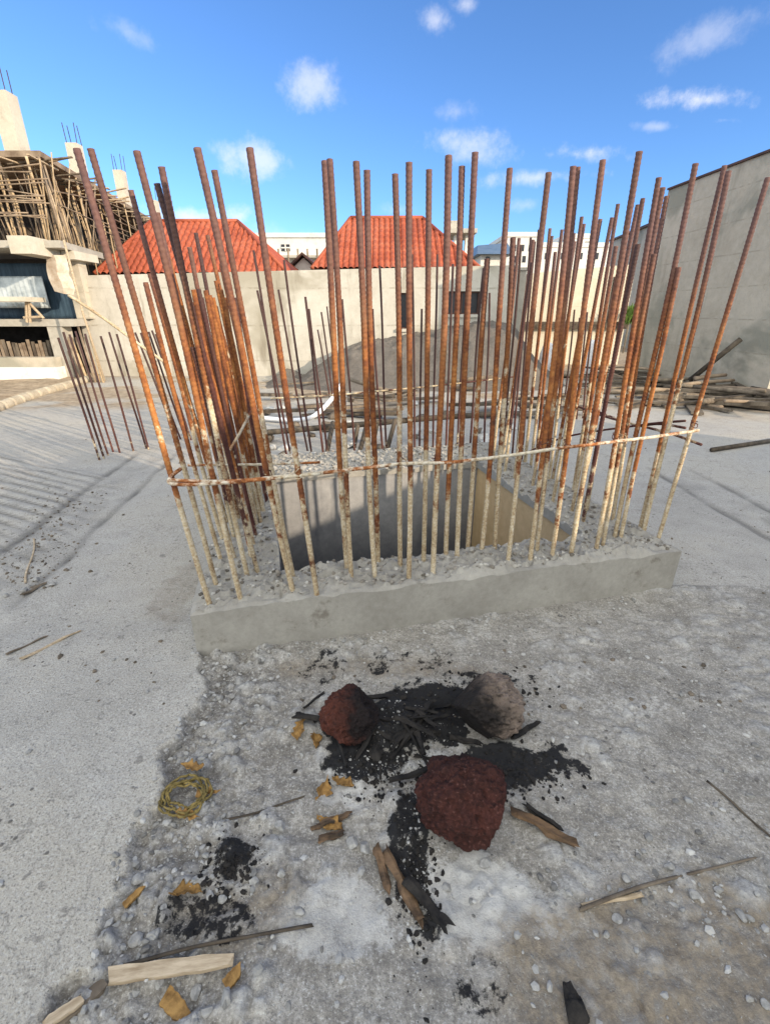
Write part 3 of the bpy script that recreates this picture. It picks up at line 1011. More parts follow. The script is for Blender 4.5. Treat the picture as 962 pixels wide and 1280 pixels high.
back = [(357, 562, 317, 313), (362, 564, 321.6, 363), (383, 556, 348, 362), (388, 557, 355, 325), (404, 567, 381.6, 371), (409, 567, 386, 386), (443, 569, 427.5, 374), (478, 563, 465.5, 386),
        (483, 561, 474.4, 332), (518, 568, 514.8, 318), (524, 566, 527, 386), (541, 566, 546.4, 318), (557, 565, 566, 330), (571, 565, 585, 330), (587, 560, 604, 335), (605, 550, 611.5, 366),
        (628, 566, 650.7, 306), (640, 566, 663, 297), (645, 568, 668, 302), (652, 570, 673, 287)]
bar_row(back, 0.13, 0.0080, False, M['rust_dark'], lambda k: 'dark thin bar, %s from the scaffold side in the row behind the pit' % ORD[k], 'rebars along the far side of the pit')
right = [(655, 578, 689.6, 295), (657, 575, 687, 285.5), (663, 582, 693.6, 315), (668, 588, 702, 287), (678, 596, 729.4, 280), (685, 604, 726.7, 271), (690, 600, 750, 274), (700, 602, 764.5, 272),
         (716, 612, 772, 255), (724, 625, 796.7, 256), (733, 636, 803, 248), (765, 650, 833, 245)]
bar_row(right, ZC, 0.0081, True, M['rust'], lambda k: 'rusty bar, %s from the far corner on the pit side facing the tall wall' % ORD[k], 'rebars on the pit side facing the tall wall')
colA = [(124.4, 575, 73, 422), (130.4, 573, 79.4, 415), (135.6, 569, 87, 418), (142, 565, 94.4, 414), (150, 566, 106.5, 417), (167, 564, 126, 420), (183, 561, 136.5, 415), (186, 562, 146, 417.5)]
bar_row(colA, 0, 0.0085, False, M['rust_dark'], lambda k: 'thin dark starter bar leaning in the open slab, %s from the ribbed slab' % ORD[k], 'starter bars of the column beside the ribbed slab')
colB = [(222, 552, 169, 415.6), (226, 549, 176, 416), (232, 548, 186, 414.7), (236, 546, 190, 413), (239, 550, 194.7, 417.5)]
bar_row(colB, 0, 0.0085, False, M['rust_dark'], lambda k: 'dark starter bar half hidden behind the orange bundle, %s of its five' % ORD[k], 'starter bars of the column behind the orange bundle')
colC = [(415, 512, 397, 412), (418, 514, 401.5, 390), (424, 513, 408.5, 383)]
bar_row(colC, 0, 0.0095, False, M['rust_dark'], lambda k: 'slim dark starter bar in front of the soil heap, %s of three' % ORD[k], 'starter bars before the soil heap')
colD = [(690, 520, 705.5, 390), (698, 522, 709, 392), (703, 520, 717.5, 387), (712, 522, 724, 397), (720, 524, 733.5, 390), (728, 523, 741, 390)]
bar_row(colD, 0, 0.0095, False, M['rust_dark'], lambda k: 'slim brown starter bar before the tan wall, %s from the soil heap' % ORD[k], 'starter bars before the tan wall')


def rod(name, path, r, mt, label, cat, group=None, n=8):
    P = [Vector(p) for p in path]
    o = MB().tube([p - P[0] for p in P], r, n).obj(name, mt, None, True)
    o.location = P[0]
    return tag(o, label, cat, group)


def smooth_path(pts, k=6, jit=0.0):
    P = [Vector(p) for p in pts]
    out = []
    for i in range(len(P) - 1):
        p0, p1, p2, p3 = P[max(i - 1, 0)], P[i], P[i + 1], P[min(i + 2, len(P) - 1)]
        for s in range(k):
            t = s / k
            out.append(0.5 * ((2 * p1) + (p2 - p0) * t + (2 * p0 - 5 * p1 + 4 * p2 - p3) * t * t + (3 * p1 - p0 - 3 * p2 + p3) * t ** 3))
    out.append(P[-1])
    if jit:
        out = [p + Vector((rnd.uniform(-jit, jit), rnd.uniform(-jit, jit), rnd.uniform(-jit, jit))) for p in out]
    return out


def onpit(px, py, b):
    """point on the vertical plane at local depth b of the pit"""
    r = ray(px, py)
    o = pit(0, b) - Vector((0, 0, CAMH))
    t = (o.x * E2.x + o.y * E2.y) / (r.x * E2.x + r.y * E2.y)
    return Vector((r.x * t, r.y * t, CAMH + r.z * t))


def onpita(px, py, a):
    r = ray(px, py)
    o = pit(a, 0)
    t = (o.x * E1.x + o.y * E1.y) / (r.x * E1.x + r.y * E1.y)
    return Vector((r.x * t, r.y * t, CAMH + r.z * t))


tb = 0.03
rod('tie_bar', smooth_path([onpit(x, y, tb) for x, y in ((212, 600), (280, 602), (340, 597), (430, 588), (500, 580), (560, 578), (640, 569), (700, 560), (760, 553), (810, 547), (872, 538))], 5, .0008),
    0.0062, M['rust_tie'], 'long horizontal tie bar, splashed with cement, across the bars facing the hearth', 'tie bar', 'tie bars round the pit')
rod('tie_bar', smooth_path([onpit(226, 586, .09), onpit(213, 597, .04), onpit(216, 605, .02), onpit(260, 605, .02), onpit(330, 599, .02), onpit(400, 592, .015)], 5),
    0.0058, M['rust_tie'], 'short hooked tie bar at the corner by the ribbed slab', 'tie bar', 'tie bars round the pit')
rod('tie_bar', smooth_path([onpit(235, 581.5, .5), onpit(300, 581, .5), onpit(345, 580, .5), onpit(400, 578, .5)], 4), 0.0055, M['rust_tie'],
    'rusty tie bar crossing behind the orange bundle', 'tie bar', 'tie bars round the pit')
rod('tie_bar', [onpit(284, 568, .3), onpit(300, 541, .45), onpit(314, 514, .6)], 0.0055, M['rust_bundle'], 'slanting tie bar across the dense orange bundle', 'tie bar', 'tie bars round the pit')
rod('tie_bar', smooth_path([onpita(640, 575, 1.9), onpita(700, 548, 1.95), onpita(795, 532, 1.98), onpita(856, 526, 2.0)], 5), 0.0055, M['rust_dark'],
    'dark tie bar running back on the side facing the tall wall', 'tie bar', 'tie bars round the pit')
rod('tie_bar', smooth_path([onpita(719, 507, 1.98), onpita(760, 522, 1.98), onpita(834, 541, 2.0), onpita(876, 556, 2.0)], 5), 0.0055, M['rust_dark'],
    'tie bar end crossing down past the tall-wall corner of the cage', 'tie bar', 'tie bars round the pit')
rod('tie_bar', smooth_path([onpita(735, 510, 2.0), onpita(790, 530, 2.0), onpita(825, 530, 2.01), onpita(856, 535, 2.01)], 5), 0.0055, M['rust_dark'],
    'thin dark tie bar with its end sticking out below the tall wall', 'tie bar', 'tie bars round the pit')
rod('tie_bar', smooth_path([onpit(338, 498, 1.8), onpit(415, 494, 1.8), onpit(471, 489, 1.8), onpit(547, 482, 1.8), onpit(650, 470, 1.8)], 5), 0.006, M['rust_dark'],
    'dark tie bar across the bars behind the pit', 'tie bar', 'tie bars round the pit')
tie0 = bpy.data.objects['tie_bar']
for (bx, by, tx, ty) in front:
    if rnd.random() < .2:
        continue
    a_p = onz(bx, by, ZC)
    b_p = onY(tx, ty, a_p.y)
    if to_local(a_p.x, a_p.y)[1] > .14:
        continue
    # height where the tie bar passes
    zt0 = .60 + .06 * (rnd.random() - .5)
    best = min((v.co + tie0.location for v in tie0.data.vertices), key=lambda w: abs(w.x - (a_p.x + (b_p.x - a_p.x) * .33)))
    f = (best.z - a_p.z) / (b_p.z - a_p.z)
    cpt = a_p.lerp(b_p, f)
    loop = []
    for i in range(15):
        t = i / 14 * 2 * PI * 1.6
        loop.append(cpt + Vector((.0125 * math.cos(t) + .002 * rnd.random(), .015 * math.sin(t) - .006, .012 * math.sin(t * .8 + 1) + .003 * i / 14)))
    loop.append(loop[-1] + Vector((rnd.uniform(-.02, .02), -.012, rnd.uniform(-.015, .02))))
    w_o = MB().tube([q - tie0.location for q in loop], .0016, 5).obj('wire_tie', M['rust_dark'], None, True)
    w_o.parent = tie0
for k in range(13):
    a_p = pit((.10 if k % 2 else .22) + rnd.uniform(-.03, .03), .25 + k * .10, ZC)
    b_p = a_p + Vector((rnd.uniform(-.15, -.05), rnd.uniform(-.03, .03), rnd.choice([.62, .8, .95, 1.1, 1.25])))
    p0 = a_p - (b_p - a_p).normalized() * .05
    V, Qd = rebar_mesh(b_p - p0, .0079 * rnd.uniform(.93, 1.07), True, rnd.randrange(9999), M['rust'])
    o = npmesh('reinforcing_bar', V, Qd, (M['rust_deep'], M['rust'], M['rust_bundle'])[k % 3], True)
    o.location = p0
    tag(o, 'brown bar, %s from the hearth in the mixed row behind the orange bundle' % ORD[k], 'rebar', 'rebars in the mixed row by the orange bundle')
for k in range(9):
    a_, b_2 = (1.72, .36 + k * .125)
    a_p = pit(a_ + rnd.uniform(-.03, .03), b_2, ZC)
    b_p = a_p + Vector((rnd.uniform(-.02, .05), 0, rnd.uniform(1.15, 1.33)))
    p0 = a_p - (b_p - a_p).normalized() * .05
    V, Qd = rebar_mesh(b_p - p0, .0084 * rnd.uniform(.93, 1.07), True, rnd.randrange(9999), M['rust'])
    o = npmesh('reinforcing_bar', V, Qd, M['rust'] if k % 3 else M['rust_deep'], True)
    o.location = p0
    tag(o, 'rusty bar, %s from the hearth in the inner row on the tall-wall side' % ORD[k], 'rebar', 'rebars in the inner row on the tall-wall side')
rod('bent_bar', smooth_path([onY(86, 369, 3.7), onY(130, 398, 3.7), onY(172, 429, 3.7), (onY(205, 452, 3.7))], 5), 0.011, M['rust'],
    'long bent brown bar slanting across the pale wall', 'rebar')

# ------------------------------------------------------------------ hearth
M['scoria1'] = scoria_mat('red_scoria', (0.022, 0.009, 0.008), (0.105, 0.034, 0.026), (-0.10, 0.60, 0.79, 0.078))
M['scoria2'] = scoria_mat('red_scoria_sooty', (0.045, 0.014, 0.010), (0.165, 0.05, 0.032), (0.95, -0.1, 0.25, -0.016))
M['scoria3'] = scoria_mat('grey_scoria_sooty', (0.12, 0.088, 0.07), (0.36, 0.285, 0.235), (-0.90, -0.35, -0.1, -0.022))


def hearth_stone(px0, px1, pyb, pyt, squash, seed, mt, label, sink=0.2, depth=1.0):
    pb = onz((px0 + px1) / 2, pyb)
    l, r = onz(px0, (pyb * .6 + pyt * .4)), onz(px1, (pyb * .6 + pyt * .4))
    w = (r - l).length / 2
    V, F = rock_data(1.0, seed, 6, 0.30, squash, 0.17, 1.5, 1 if seed != 41 else 4)
    V = V * w
    cen = Vector(((l.x + r.x) / 2, pb.y + w * squash[1] * .92, w * squash[2] * (1 - sink)))
    o = mkobj('hearth_stone', V, F, mt, None, True)
    o.location = cen
    return tag(o, label, 'stone', 'hearth stones')


hearth_stone(520, 640, 1072, 950, (1.0, 0.82, 0.80), 11, M['scoria1'], 'big round dark red volcanic stone in front of the fire ashes')
hearth_stone(405, 474, 938, 872, (1.0, 0.8, 0.95), 23, M['scoria2'], 'red volcanic stone blackened on its fire side, beside dry husks')
hearth_stone(552, 652, 930, 862, (1.0, 0.72, 0.74), 41, M['scoria3'], 'grey-brown volcanic stone with sooty black face behind the big red one')


def stick(name, p, q, r, mt, label, cat, group=None, z=None, flat=1.0, taper=.8, bend=.01):
    a, b = onz(*p), onz(*q)
    a.z, b.z = gz(a.x, a.y) + r * .8, gz(b.x, b.y) + r * .8
    d = (b - a)
    s = Vector((-d.y, d.x, 0)).normalized()
    k = 22 if r > .006 else 14
    P, R = [], []
    ph = rnd.uniform(0, 6)
    for i in range(k):
        t = i / (k - 1)
        P.append(a + d * t + s * (math.sin(t * 5 + ph) * bend * d.length * .2) + Vector((0, 0, .002 * math.sin(t * 9 + ph))))
        R.append(r * (1 - (1 - taper) * t) * (1 + rnd.uniform(-.06, .06)))
    n = 9
    mb = MB().tube([x - P[0] for x in P], R, n)
    sd_ = rnd.uniform(0, 50)
    dn = d.normalized()
    for i in range(k):
        c_ = P[i] - P[0]
        for j in range(n):
            v = Vector(mb.v[i * n + j])
            w = v - c_
            f = 1 + (.75 if r > .006 else .25) * (float(fbm(np.array([j * 1.7 + sd_]), np.array([i * .16]), None, 2, 5)[0]) - .5) * 2
            w = w * f
            w.z *= .7
            v = c_ + w
            if i in (0, k - 1):
                v += dn * rnd.uniform(-1.2, 1.2) * r
            mb.v[i * n + j] = tuple(v)
    o = mb.obj(name, mt, None, r < .005)
    o.location = P[0]
    return tag(o, label, cat, group)


stick('firewood_stick', (642, 1018), (716, 1062), 0.012, M['driftwood'], 'charred stick poking out from under the big red stone', 'firewood')
stick('firewood_stick', (655, 1010), (700, 1040), 0.007, M['charred'], 'thin black stick beside the big red stone', 'firewood')
stick('firewood_stick', (482, 1066), (526, 1152), 0.012, M['driftwood'], 'thick half-burnt splintered stick in front of the ashes', 'firewood')
stick('firewood_stick', (505, 1100), (560, 1165), 0.012, M['charred'], 'fully blackened stick end below the big red stone', 'firewood')
stick('firewood_stick', (470, 1060), (485, 1115), 0.009, M['driftwood'], 'short bark-brown splinter beside the thick burnt stick', 'firewood')
stick('firewood_stick', (393, 1035), (436, 1020), 0.008, M['driftwood'], 'short brown stick between dry husks and ashes', 'firewood')
stick('firewood_stick', (398, 1050), (430, 1042), 0.008, M['driftwood'], 'dark stub lying along the short brown stick', 'firewood')
stick('firewood_stick', (560, 925), (600, 935), 0.009, M['charred'], 'black log end under the grey-brown stone', 'firewood')
stick('firewood_stick', (640, 925), (672, 905), 0.008, M['charred'], 'black twig against the grey-brown stone', 'firewood')
stick('firewood_stick', (470, 905), (545, 925), 0.010, M['charred'], 'charred stick across the middle of the fire', 'firewood')
stick('firewood_stick', (490, 935), (540, 900), 0.009, M['charred'], 'charred stick crossing another in the fire', 'firewood')
stick('twig', (722, 1140), (940, 1072), 0.0045, M['timber'], 'long thin dry twig over the gravel patch', 'twig', None, taper=.5, bend=.05)
stick('twig', (728, 1134), (800, 1122), 0.0055, M['timber_pale'], 'pale split twig at the end of the long dry one', 'twig', None)
stick('wire', (884, 978), (966, 1052), 0.0035, M['timber_dark'], 'dark stiff wire lying on bare slab past the fire', 'wire', None, bend=.01)
stick('wire', (150, 1212), (390, 1158), 0.0035, M['timber_dark'], 'grey cord trailing behind the pale plank', 'cord', None, bend=.05)
stick('twig', (285, 1030), (400, 990), 0.003, M['timber_dark'], 'dark thin twig from the straw ring to the ashes', 'twig', None, bend=.06)
stick('twig', (30, 833), (103, 792), 0.0065, M['timber_pale'], 'pale round stick on smooth slab near the ribbed area', 'stick', None)
stick('twig', (12, 826), (60, 800), 0.005, M['timber'], 'grey stick behind the pale round stick', 'stick', None)
stick('twig', (28, 744), (58, 730), 0.008, M['timber'], 'stubby brown stick at the ribbed slab edge', 'stick', None)
stick('twig', (36, 728), (42, 676), 0.005, M['timber_pale'], 'thin curved pale stick on the ribbed slab', 'stick', None, bend=.12)


for k in range(26):
    cx_, cy_ = rnd.gauss(505, 48), rnd.gauss(915, 24)
    a_ = rnd.uniform(0, PI)
    dl = rnd.uniform(14, 42)
    o = stick('burnt_brand', (cx_ - math.cos(a_) * dl, cy_ - math.sin(a_) * dl * .6), (cx_ + math.cos(a_) * dl, cy_ + math.sin(a_) * dl * .6), rnd.uniform(.004, .010), M['charred'],
              'charred black stick end in the heap between the hearth stones', 'firewood', 'charred stick ends in the fire')
    o.location.z += rnd.uniform(.0, .022)
    o.rotation_euler = (rnd.uniform(-.15, .15), rnd.uniform(-.15, .15), 0)


def board(name, p, q, w, th, mt, label, cat, group=None, lift=0.0, jag=True):
    a, b = onz(*p), onz(*q)
    d = (b - a)
    L = d.length
    o_z = max(gz(a.x, a.y), gz(b.x, b.y)) + th / 2 + lift
    k = 8
    V, F = [], []
    for i in range(k + 1):
        t = i / k
        ww = w * (1 - .35 * (t ** 6)) * (1 + (.08 * math.sin(i * 2.3) if jag else 0))
        x0 = L * t + (rnd.uniform(-.004, .004) if i in (0, k) else 0)
        for (yy, zz) in ((-ww / 2, -th / 2), (ww / 2, -th / 2), (ww / 2, th / 2), (-ww / 2, th / 2)):
            V.append((x0 + (rnd.uniform(-.006, .006) if i in (0, k) and jag else 0), yy, zz))
    for i in range(k):
        for j in range(4):
            F.append((i * 4 + j, i * 4 + (j + 1) % 4, i * 4 + 4 + (j + 1) % 4, i * 4 + 4 + j))
    F += [(3, 2, 1, 0), tuple(k * 4 + j for j in range(4))]
    o = mkobj(name, V, F, mt)
    o.location = (a.x, a.y, o_z)
    o.rotation_euler = (rnd.uniform(-.05, .05), 0, math.atan2(d.y, d.x))
    return tag(o, label, cat, group)


board('plank', (140, 1226), (292, 1206), 0.023, 0.011, M['timber_pale'], 'pale splintered wooden plank lying on rubble at the slab edge', 'plank')
board('plank', (76, 1284), (138, 1232), 0.022, 0.010, M['timber'], 'grey plank end pointing at the pale plank', 'plank')
board('plank', (62, 1290), (110, 1258), 0.016, 0.008, M['timber_pale'], 'narrow pale lath beside the grey plank end', 'plank')
board('wood_chip', (282, 1236), (300, 1214), 0.020, 0.007, M['husk'], 'small orange wood chip touching the pale plank end', 'wood chip', 'wood chips')
board('wood_chip', (206, 1244), (230, 1270), 0.026, 0.008, M['husk'], 'square orange wood chip below the pale plank', 'wood chip', 'wood chips')
board('wood_chip', (156, 1140), (180, 1116), 0.013, 0.006, M['husk'], 'slim orange wood chip by the broken slab edge', 'wood chip', 'wood chips')


def husk(px, py, size, seed, label, mt=None, asp=2.4):
    """a curled, torn dry leaf scrap with real thickness"""
    c = onz(px, py)
    k, l = 22, 8
    rs = np.random.RandomState(seed)
    p1, p2, p3 = rs.uniform(0, 6, 3)
    curl, roll = rs.uniform(.3, 1.1), rs.uniform(.5, 1.3)
    V, F = [], []
    for side in (0, 1):
        for i in range(k):
            u = i / (k - 1)
            wd = (math.sin(PI * min(1, u * 1.05 + .04)) ** .6) * (.75 + .35 * math.sin(u * 9 + p1) * .5 + .18 * math.sin(u * 23 + p2))
            for j in range(l):
                v = j / (l - 1) * 2 - 1
                ed = 1 + (.16 * math.sin(u * 31 + p3 + v) if abs(v) > .8 else 0)
                y = v * wd * ed * size * .42
                z = size * (.35 * roll * (v * wd) ** 2 + .35 * curl * (u - .45) ** 2 + .05 * math.sin(u * 12 + v * 3 + p2) + .03 * math.sin(v * 9 + p1))
                x = (u - .5) * size * asp * .62 + .10 * size * math.sin(v * 2 + p3)
                V.append((x, y + size * .18 * math.sin(u * 3 + p1), z + (.0014 if side else 0)))
    nn = k * l
    for i in range(k - 1):
        for j in range(l - 1):
            a = i * l + j
            F.append((nn + a, nn + a + l, nn + a + l + 1, nn + a + 1))
            F.append((a, a + 1, a + l + 1, a + l))
    rim = [i * l for i in range(k)] + [(k - 1) * l + j for j in range(1, l)] + [i * l + l - 1 for i in range(k - 2, -1, -1)] + [j for j in range(l - 2, 0, -1)]
    for q in range(len(rim)):
        a, b = rim[q], rim[(q + 1) % len(rim)]
        F.append((a, b, nn + b, nn + a))
    o = mkobj('dry_husk', V, F, mt or M['husk'], None, True)
    o.location = (c.x, c.y, gz(c.x, c.y) + .004)
    o.rotation_euler = (rs.uniform(-.35, .35), rs.uniform(-.25, .25), rs.uniform(0, 6))
    return tag(o, label, 'husk', 'dry husks')


husk(234, 1122, .040, 4, 'curled golden husk beside a sooty patch')
husk(378, 915, .050, 9, 'ragged orange husk touching the red stone')
husk(392, 925, .040, 14, 'small dry husk at the foot of the red stone')
husk(402, 988, .045, 3, 'yellow-brown husk between straw ring and ashes')
husk(428, 978, .040, 6, 'folded brown husk at the ash edge')
husk(412, 1028, .045, 8, 'crumpled brown husk over the short sticks')
husk(243, 967, .042, 5, 'orange husk standing up beside the straw ring')
husk(262, 1000, .035, 7, 'little olive husk on the straw ring')
husk(236, 1028, .035, 12, 'flat yellow husk at the near side of the straw ring')

# twisted straw ring: one continuous strand
c = onz(234, 1004)
P, R = [], []
for i in range(260):
    t = i / 259
    a = 2 * PI * 5.2 * t
    rr = 0.040 + 0.010 * math.sin(9 * t) + 0.007 * math.sin(2 * a + 4 * t) + 0.005 * rnd.random()
    P.append((rr * math.cos(a) * 1.02, rr * math.sin(a) * .95, .008 + .010 * abs(math.sin(a * 1.7 + t * 8)) + .004 * rnd.random()))
    R.append(.0020 + .0016 * rnd.random())
o = MB().tube(P, R, 6).obj('straw_ring', M['straw'], None, True)
o.location = (c.x, c.y, gz(c.x, c.y))
tag(o, 'ring of twisted olive-brown straw by the broken slab edge', 'straw ring')

# larger loose stones and charcoal lumps
big = [(606, 732 + 350, 15), (835, 1084, 14), (782, 1102, 12), (770, 1150, 13), (866, 1122, 13), (897, 1114, 11), (925, 1146, 15), (935, 1150, 12), (955, 1258, 12), (935, 1251, 10), (744, 1168, 9), (757, 1170, 9),
       (228, 1020, 15), (350, 1036, 15), (318, 1105, 16), (278, 1125, 12), (263, 1122, 13), (170, 1175, 17), (192, 1170, 15), (205, 1140, 15), (175, 1108, 16), (162, 1130, 14), (352, 1095, 11), (440, 1055, 16), (455, 1060, 17),
       (375, 1140, 13), (285, 1252, 18), (245, 1240, 16), (200, 1230, 14), (260, 1268, 15), (300, 860, 8), (275, 876, 9), (330, 892, 7), (268, 930, 8), (45, 725, 9), (66, 732, 8), (30, 738, 9), (8, 745, 8), (540, 815, 8), (480, 818, 8)]
for k, (x, y, s) in enumerate(big):
    p, q = onz(x, y), onz(x + s, y)
    r = (q - p).length * .52
    V, F = rock_data(r, 500 + k, 3, .26, (1, rnd.uniform(.7, .95), rnd.uniform(.55, .75)), .08, 1.4, 5)
    o = mkobj('loose_stone', V, F, M['stone'])
    o.location = (p.x, p.y, gz(p.x, p.y) + r * .35)
    o.rotation_euler = (0, 0, rnd.uniform(0, 6))
    if x < 100:
        tag(o, 'pale small stone at the lower edge of the ribbed slab strip', 'stone', 'small stones by the ribbed slab')
    else:
        tag(o, 'pale grey broken stone lying loose on the slab around the hearth', 'stone', 'loose stones round the hearth')
for k, (x, y, s, lab) in enumerate([(716, 1265, 22, 'large black charcoal lump at the bottom of the dirt patch'), (560, 985, 9, 'small black charcoal lump before the fire'), (470, 945, 13, 'black charcoal lump beside the red stone')]):
    p, q = onz(x, y), onz(x + s, y)
    r = (q - p).length * .8
    V, F = rock_data(r, 700 + k, 4, .5, (.75, 1.1, .5), .25, 2.2, 4)
    o = mkobj('charcoal_lump', V, F, M['charred'])
    o.location = (p.x, p.y, gz(p.x, p.y) + r * .4)
    tag(o, lab, 'charcoal')

# ------------------------------------------------------------------ behind the pit: rails, pipe, chunks
rod('timber_rail', smooth_path([onY(325, 541, 4.2), onY(420, 533, 4.2), onY(490, 527, 4.25), onY(560, 521, 4.3), onY(640, 517, 4.3)], 4, .003), 0.026, M['timber_dark'],
    'dark horizontal pole propped low behind the pit', 'pole')
for k, (p, q) in enumerate([((416, 528), (408, 569)), ((447, 532), (442, 560)), ((457, 535), (449, 567)), ((471, 530), (466, 556)), ((494, 524), (484, 561))]):
    a, b = onY(*p, 4.15), onz(*q)
    rod('prop_stick', [a, b], 0.020, M['timber_dark'], 'short dark leaning prop, %s along the low pole behind the pit' % ORD[k], 'prop', 'props under the low pole')
rod('plastic_pipe', smooth_path([onz(318, 526) + Vector((0, 0, .04)), onz(350, 529) + Vector((0, 0, .04)), onz(374, 532) + Vector((0, 0, .06)), onY(394, 519, 4.75), onY(415, 498, 4.95), onY(428, 478, 5.2)], 5), 0.024,
    M['plastic'], 'bent white plastic pipe in front of the soil heap', 'pipe')
rod('timber_pole', [onY(437, 474, 6.4), onY(470, 485, 6.2), onY(490, 489, 6.2)], 0.025, M['timber'], 'pale brown pole lying on the front of the soil heap', 'pole')
rod('timber_pole', [onY(556, 478, 6.2), onY(585, 474, 6.2), onY(615, 471, 6.2)], 0.028, M['timber'], 'grey pole at the window end of the soil heap', 'pole')

n_c = 0
for k in range(54):
    px, py = (rnd.uniform(330, 640), rnd.uniform(535, 572)) if k < 26 else (rnd.uniform(330, 830), rnd.uniform(486, 540))
    p = onz(px, py, 0.0)
    a, b = to_local(p.x, p.y)
    if b < LY + .03 and a < LX + .05:
        continue
    pale = rnd.random() < (.75 if k < 26 else .3)
    r = rnd.uniform(.035, .10) if k < 26 else rnd.uniform(.04, .11)
    V, F = rock_data(r, 900 + k, 3, .3, (1, rnd.uniform(.6, .9), rnd.uniform(.4, .7)), .06, 1.4, 5)
    o = mkobj('concrete_chunk' if pale else 'debris_chunk', V, F, M['chunk'] if pale else M['chunk_dark'])
    o.location = (p.x, p.y, r * .3)
    o.rotation_euler = (rnd.uniform(-.3, .3), rnd.uniform(-.3, .3), rnd.uniform(0, 6))
    if pale:
        tag(o, 'pale broken concrete chunk in the rubble behind the pit', 'chunk', 'pale chunks behind the pit')
    else:
        tag(o, 'dark lump of debris in the rubble behind the pit', 'debris', 'dark lumps behind the pit')
for k in range(34):
    px, py = rnd.uniform(325, 830), rnd.uniform(480, 532)
    p = onz(px, py)
    L = rnd.uniform(.35, .95)
    a = rnd.gauss(0, .35)
    mb = MB()
    d = Vector((math.cos(a), math.sin(a), rnd.uniform(-.03, .06))) * L
    mb.bar(-d / 2, d / 2, rnd.uniform(.05, .11), rnd.uniform(.018, .04))
    o = mb.obj('scrap_plank', rnd.choice([M['timber'], M['timber_dark'], M['timber']]))
    o.location = p + Vector((0, 0, rnd.uniform(.03, .10)))
    tag(o, 'weathered scrap plank on the ground between pit and soil heap', 'plank', 'scrap planks behind the pit')

# soil heap against the wall -------------------------------------------------
WY = 9.2
sil = [(338, 478), (345, 470), (352, 462), (366, 467), (378, 470), (392, 459), (410, 450), (440, 433), (470, 425), (500, 421), (530, 416), (560, 409), (600, 402), (640, 404), (664, 440), (690, 486)]
sp_ = [onY(x, y, 8.7) for x, y in sil]
sxs, szs = np.array([p.x for p in sp_]), np.array([max(p.z, 0) for p in sp_])
hx, hy = np.linspace(sxs[0] - .3, sxs[-1] + .3, 260), np.linspace(6.9, 9.18, 120)
HX, HY = np.meshgrid(hx, hy)
x_, y_ = HX.ravel(), HY.ravel()
prof = np.interp(x_, sxs, szs, left=-.05, right=-.05)
ff = sstep(6.9 + .5 * fbm(x_ * 2, x_ * 0, None, 3, 91), 8.75, y_)
hz = prof * ff + .14 * ff * (fbm(x_ * 3, y_ * 3, None, 4, 92) - .5) + .10 * (fbm(x_ * 9, y_ * 9, None, 4, 93, .65) - .5) * ff - .03
Ih = np.arange(len(x_)).reshape(len(hy), len(hx))
Qh = np.stack([Ih[:-1, :-1], Ih[:-1, 1:], Ih[1:, 1:], Ih[1:, :-1]], -1).reshape(-1, 4)
tag(npmesh('soil_heap', np.stack([x_, y_, hz], 1), Qh, M['soil']), 'dark brown heap of soil piled against the pale wall', 'soil heap')

# ------------------------------------------------------------------ far wall with windows
fw = empty('block_wall', (-1.5, WY, 0))
tag(fw, 'long pale cement-rendered wall with two dark windows in front of the red roofs', 'wall')
xl, xr = onY(95, 345, WY).x - .12, onY(648, 330, WY).x
zl, zr = 1.715, 1.885


def wtop(x):
    return zl + (zr - zl) * (x - xl) / (xr - xl)


w1 = (onY(498, 364, WY).x, onY(511, 366, WY).x, onY(505, 411, WY).z, onY(505, 366, WY).z)
w2 = (onY(556, 364, WY).x, onY(600, 364, WY).x, onY(578, 393, WY).z, onY(578, 364, WY).z)
mb = MB()
xs = [xl, w1[0], w1[1], w2[0], w2[1], xr]
TH = .2


def slabseg(mb, x0, x1, z0, z1, y0=WY, y1=WY + TH, topf=False):
    za, zb = (wtop(x0), wtop(x1)) if topf else (z1, z1)
    mb.hexa([(x0, y0, z0), (x1, y0, z0), (x1, y1, z0), (x0, y1, z0), (x0, y0, za), (x1, y0, zb), (x1, y1, zb), (x0, y1, za)])


# one skin with the two openings left free
V, F = [], []


def quad(a, b, c_, d):
    n = len(V)
    V.extend([a, b, c_, d])
    F.append((n, n + 1, n + 2, n + 3))


for yy, fl in ((WY, 1), (WY + TH, -1)):
    for k in range(5):
        x0, x1 = xs[k], xs[k + 1]
        win = {1: w1, 3: w2}.get(k)
        spans = [(-.1, None)] if not win else [(-.1, win[2]), (win[3], None)]
        for z0, z1 in spans:
            za, zb = (wtop(x0), wtop(x1)) if z1 is None else (z1, z1)
            q = [(x0, yy, z0), (x1, yy, z0), (x1, yy, zb), (x0, yy, za)]
            quad(*(q if fl > 0 else q[::-1]))
quad((xl, WY, wtop(xl)), (xr, WY, wtop(xr)), (xr, WY + TH, wtop(xr)), (xl, WY + TH, wtop(xl)))
quad((xr, WY, -.1), (xr, WY + TH, -.1), (xr, WY + TH, wtop(xr)), (xr, WY, wtop(xr)))
quad((xl, WY + TH, -.1), (xl, WY, -.1), (xl, WY, wtop(xl)), (xl, WY + TH, wtop(xl)))
for w in (w1, w2):
    a, b, z0, z1 = w
    quad((a, WY, z0), (a, WY + TH, z0), (b, WY + TH, z0), (b, WY, z0))
    quad((a, WY, z1), (b, WY, z1), (b, WY + TH, z1), (a, WY + TH, z1))
    quad((a, WY, z0), (a, WY, z1), (a, WY + TH, z1), (a, WY + TH, z0))
    quad((b, WY, z0), (b, WY + TH, z0), (b, WY + TH, z1), (b, WY, z1))
mkobj('wall', V, F, M['farwall'], fw)
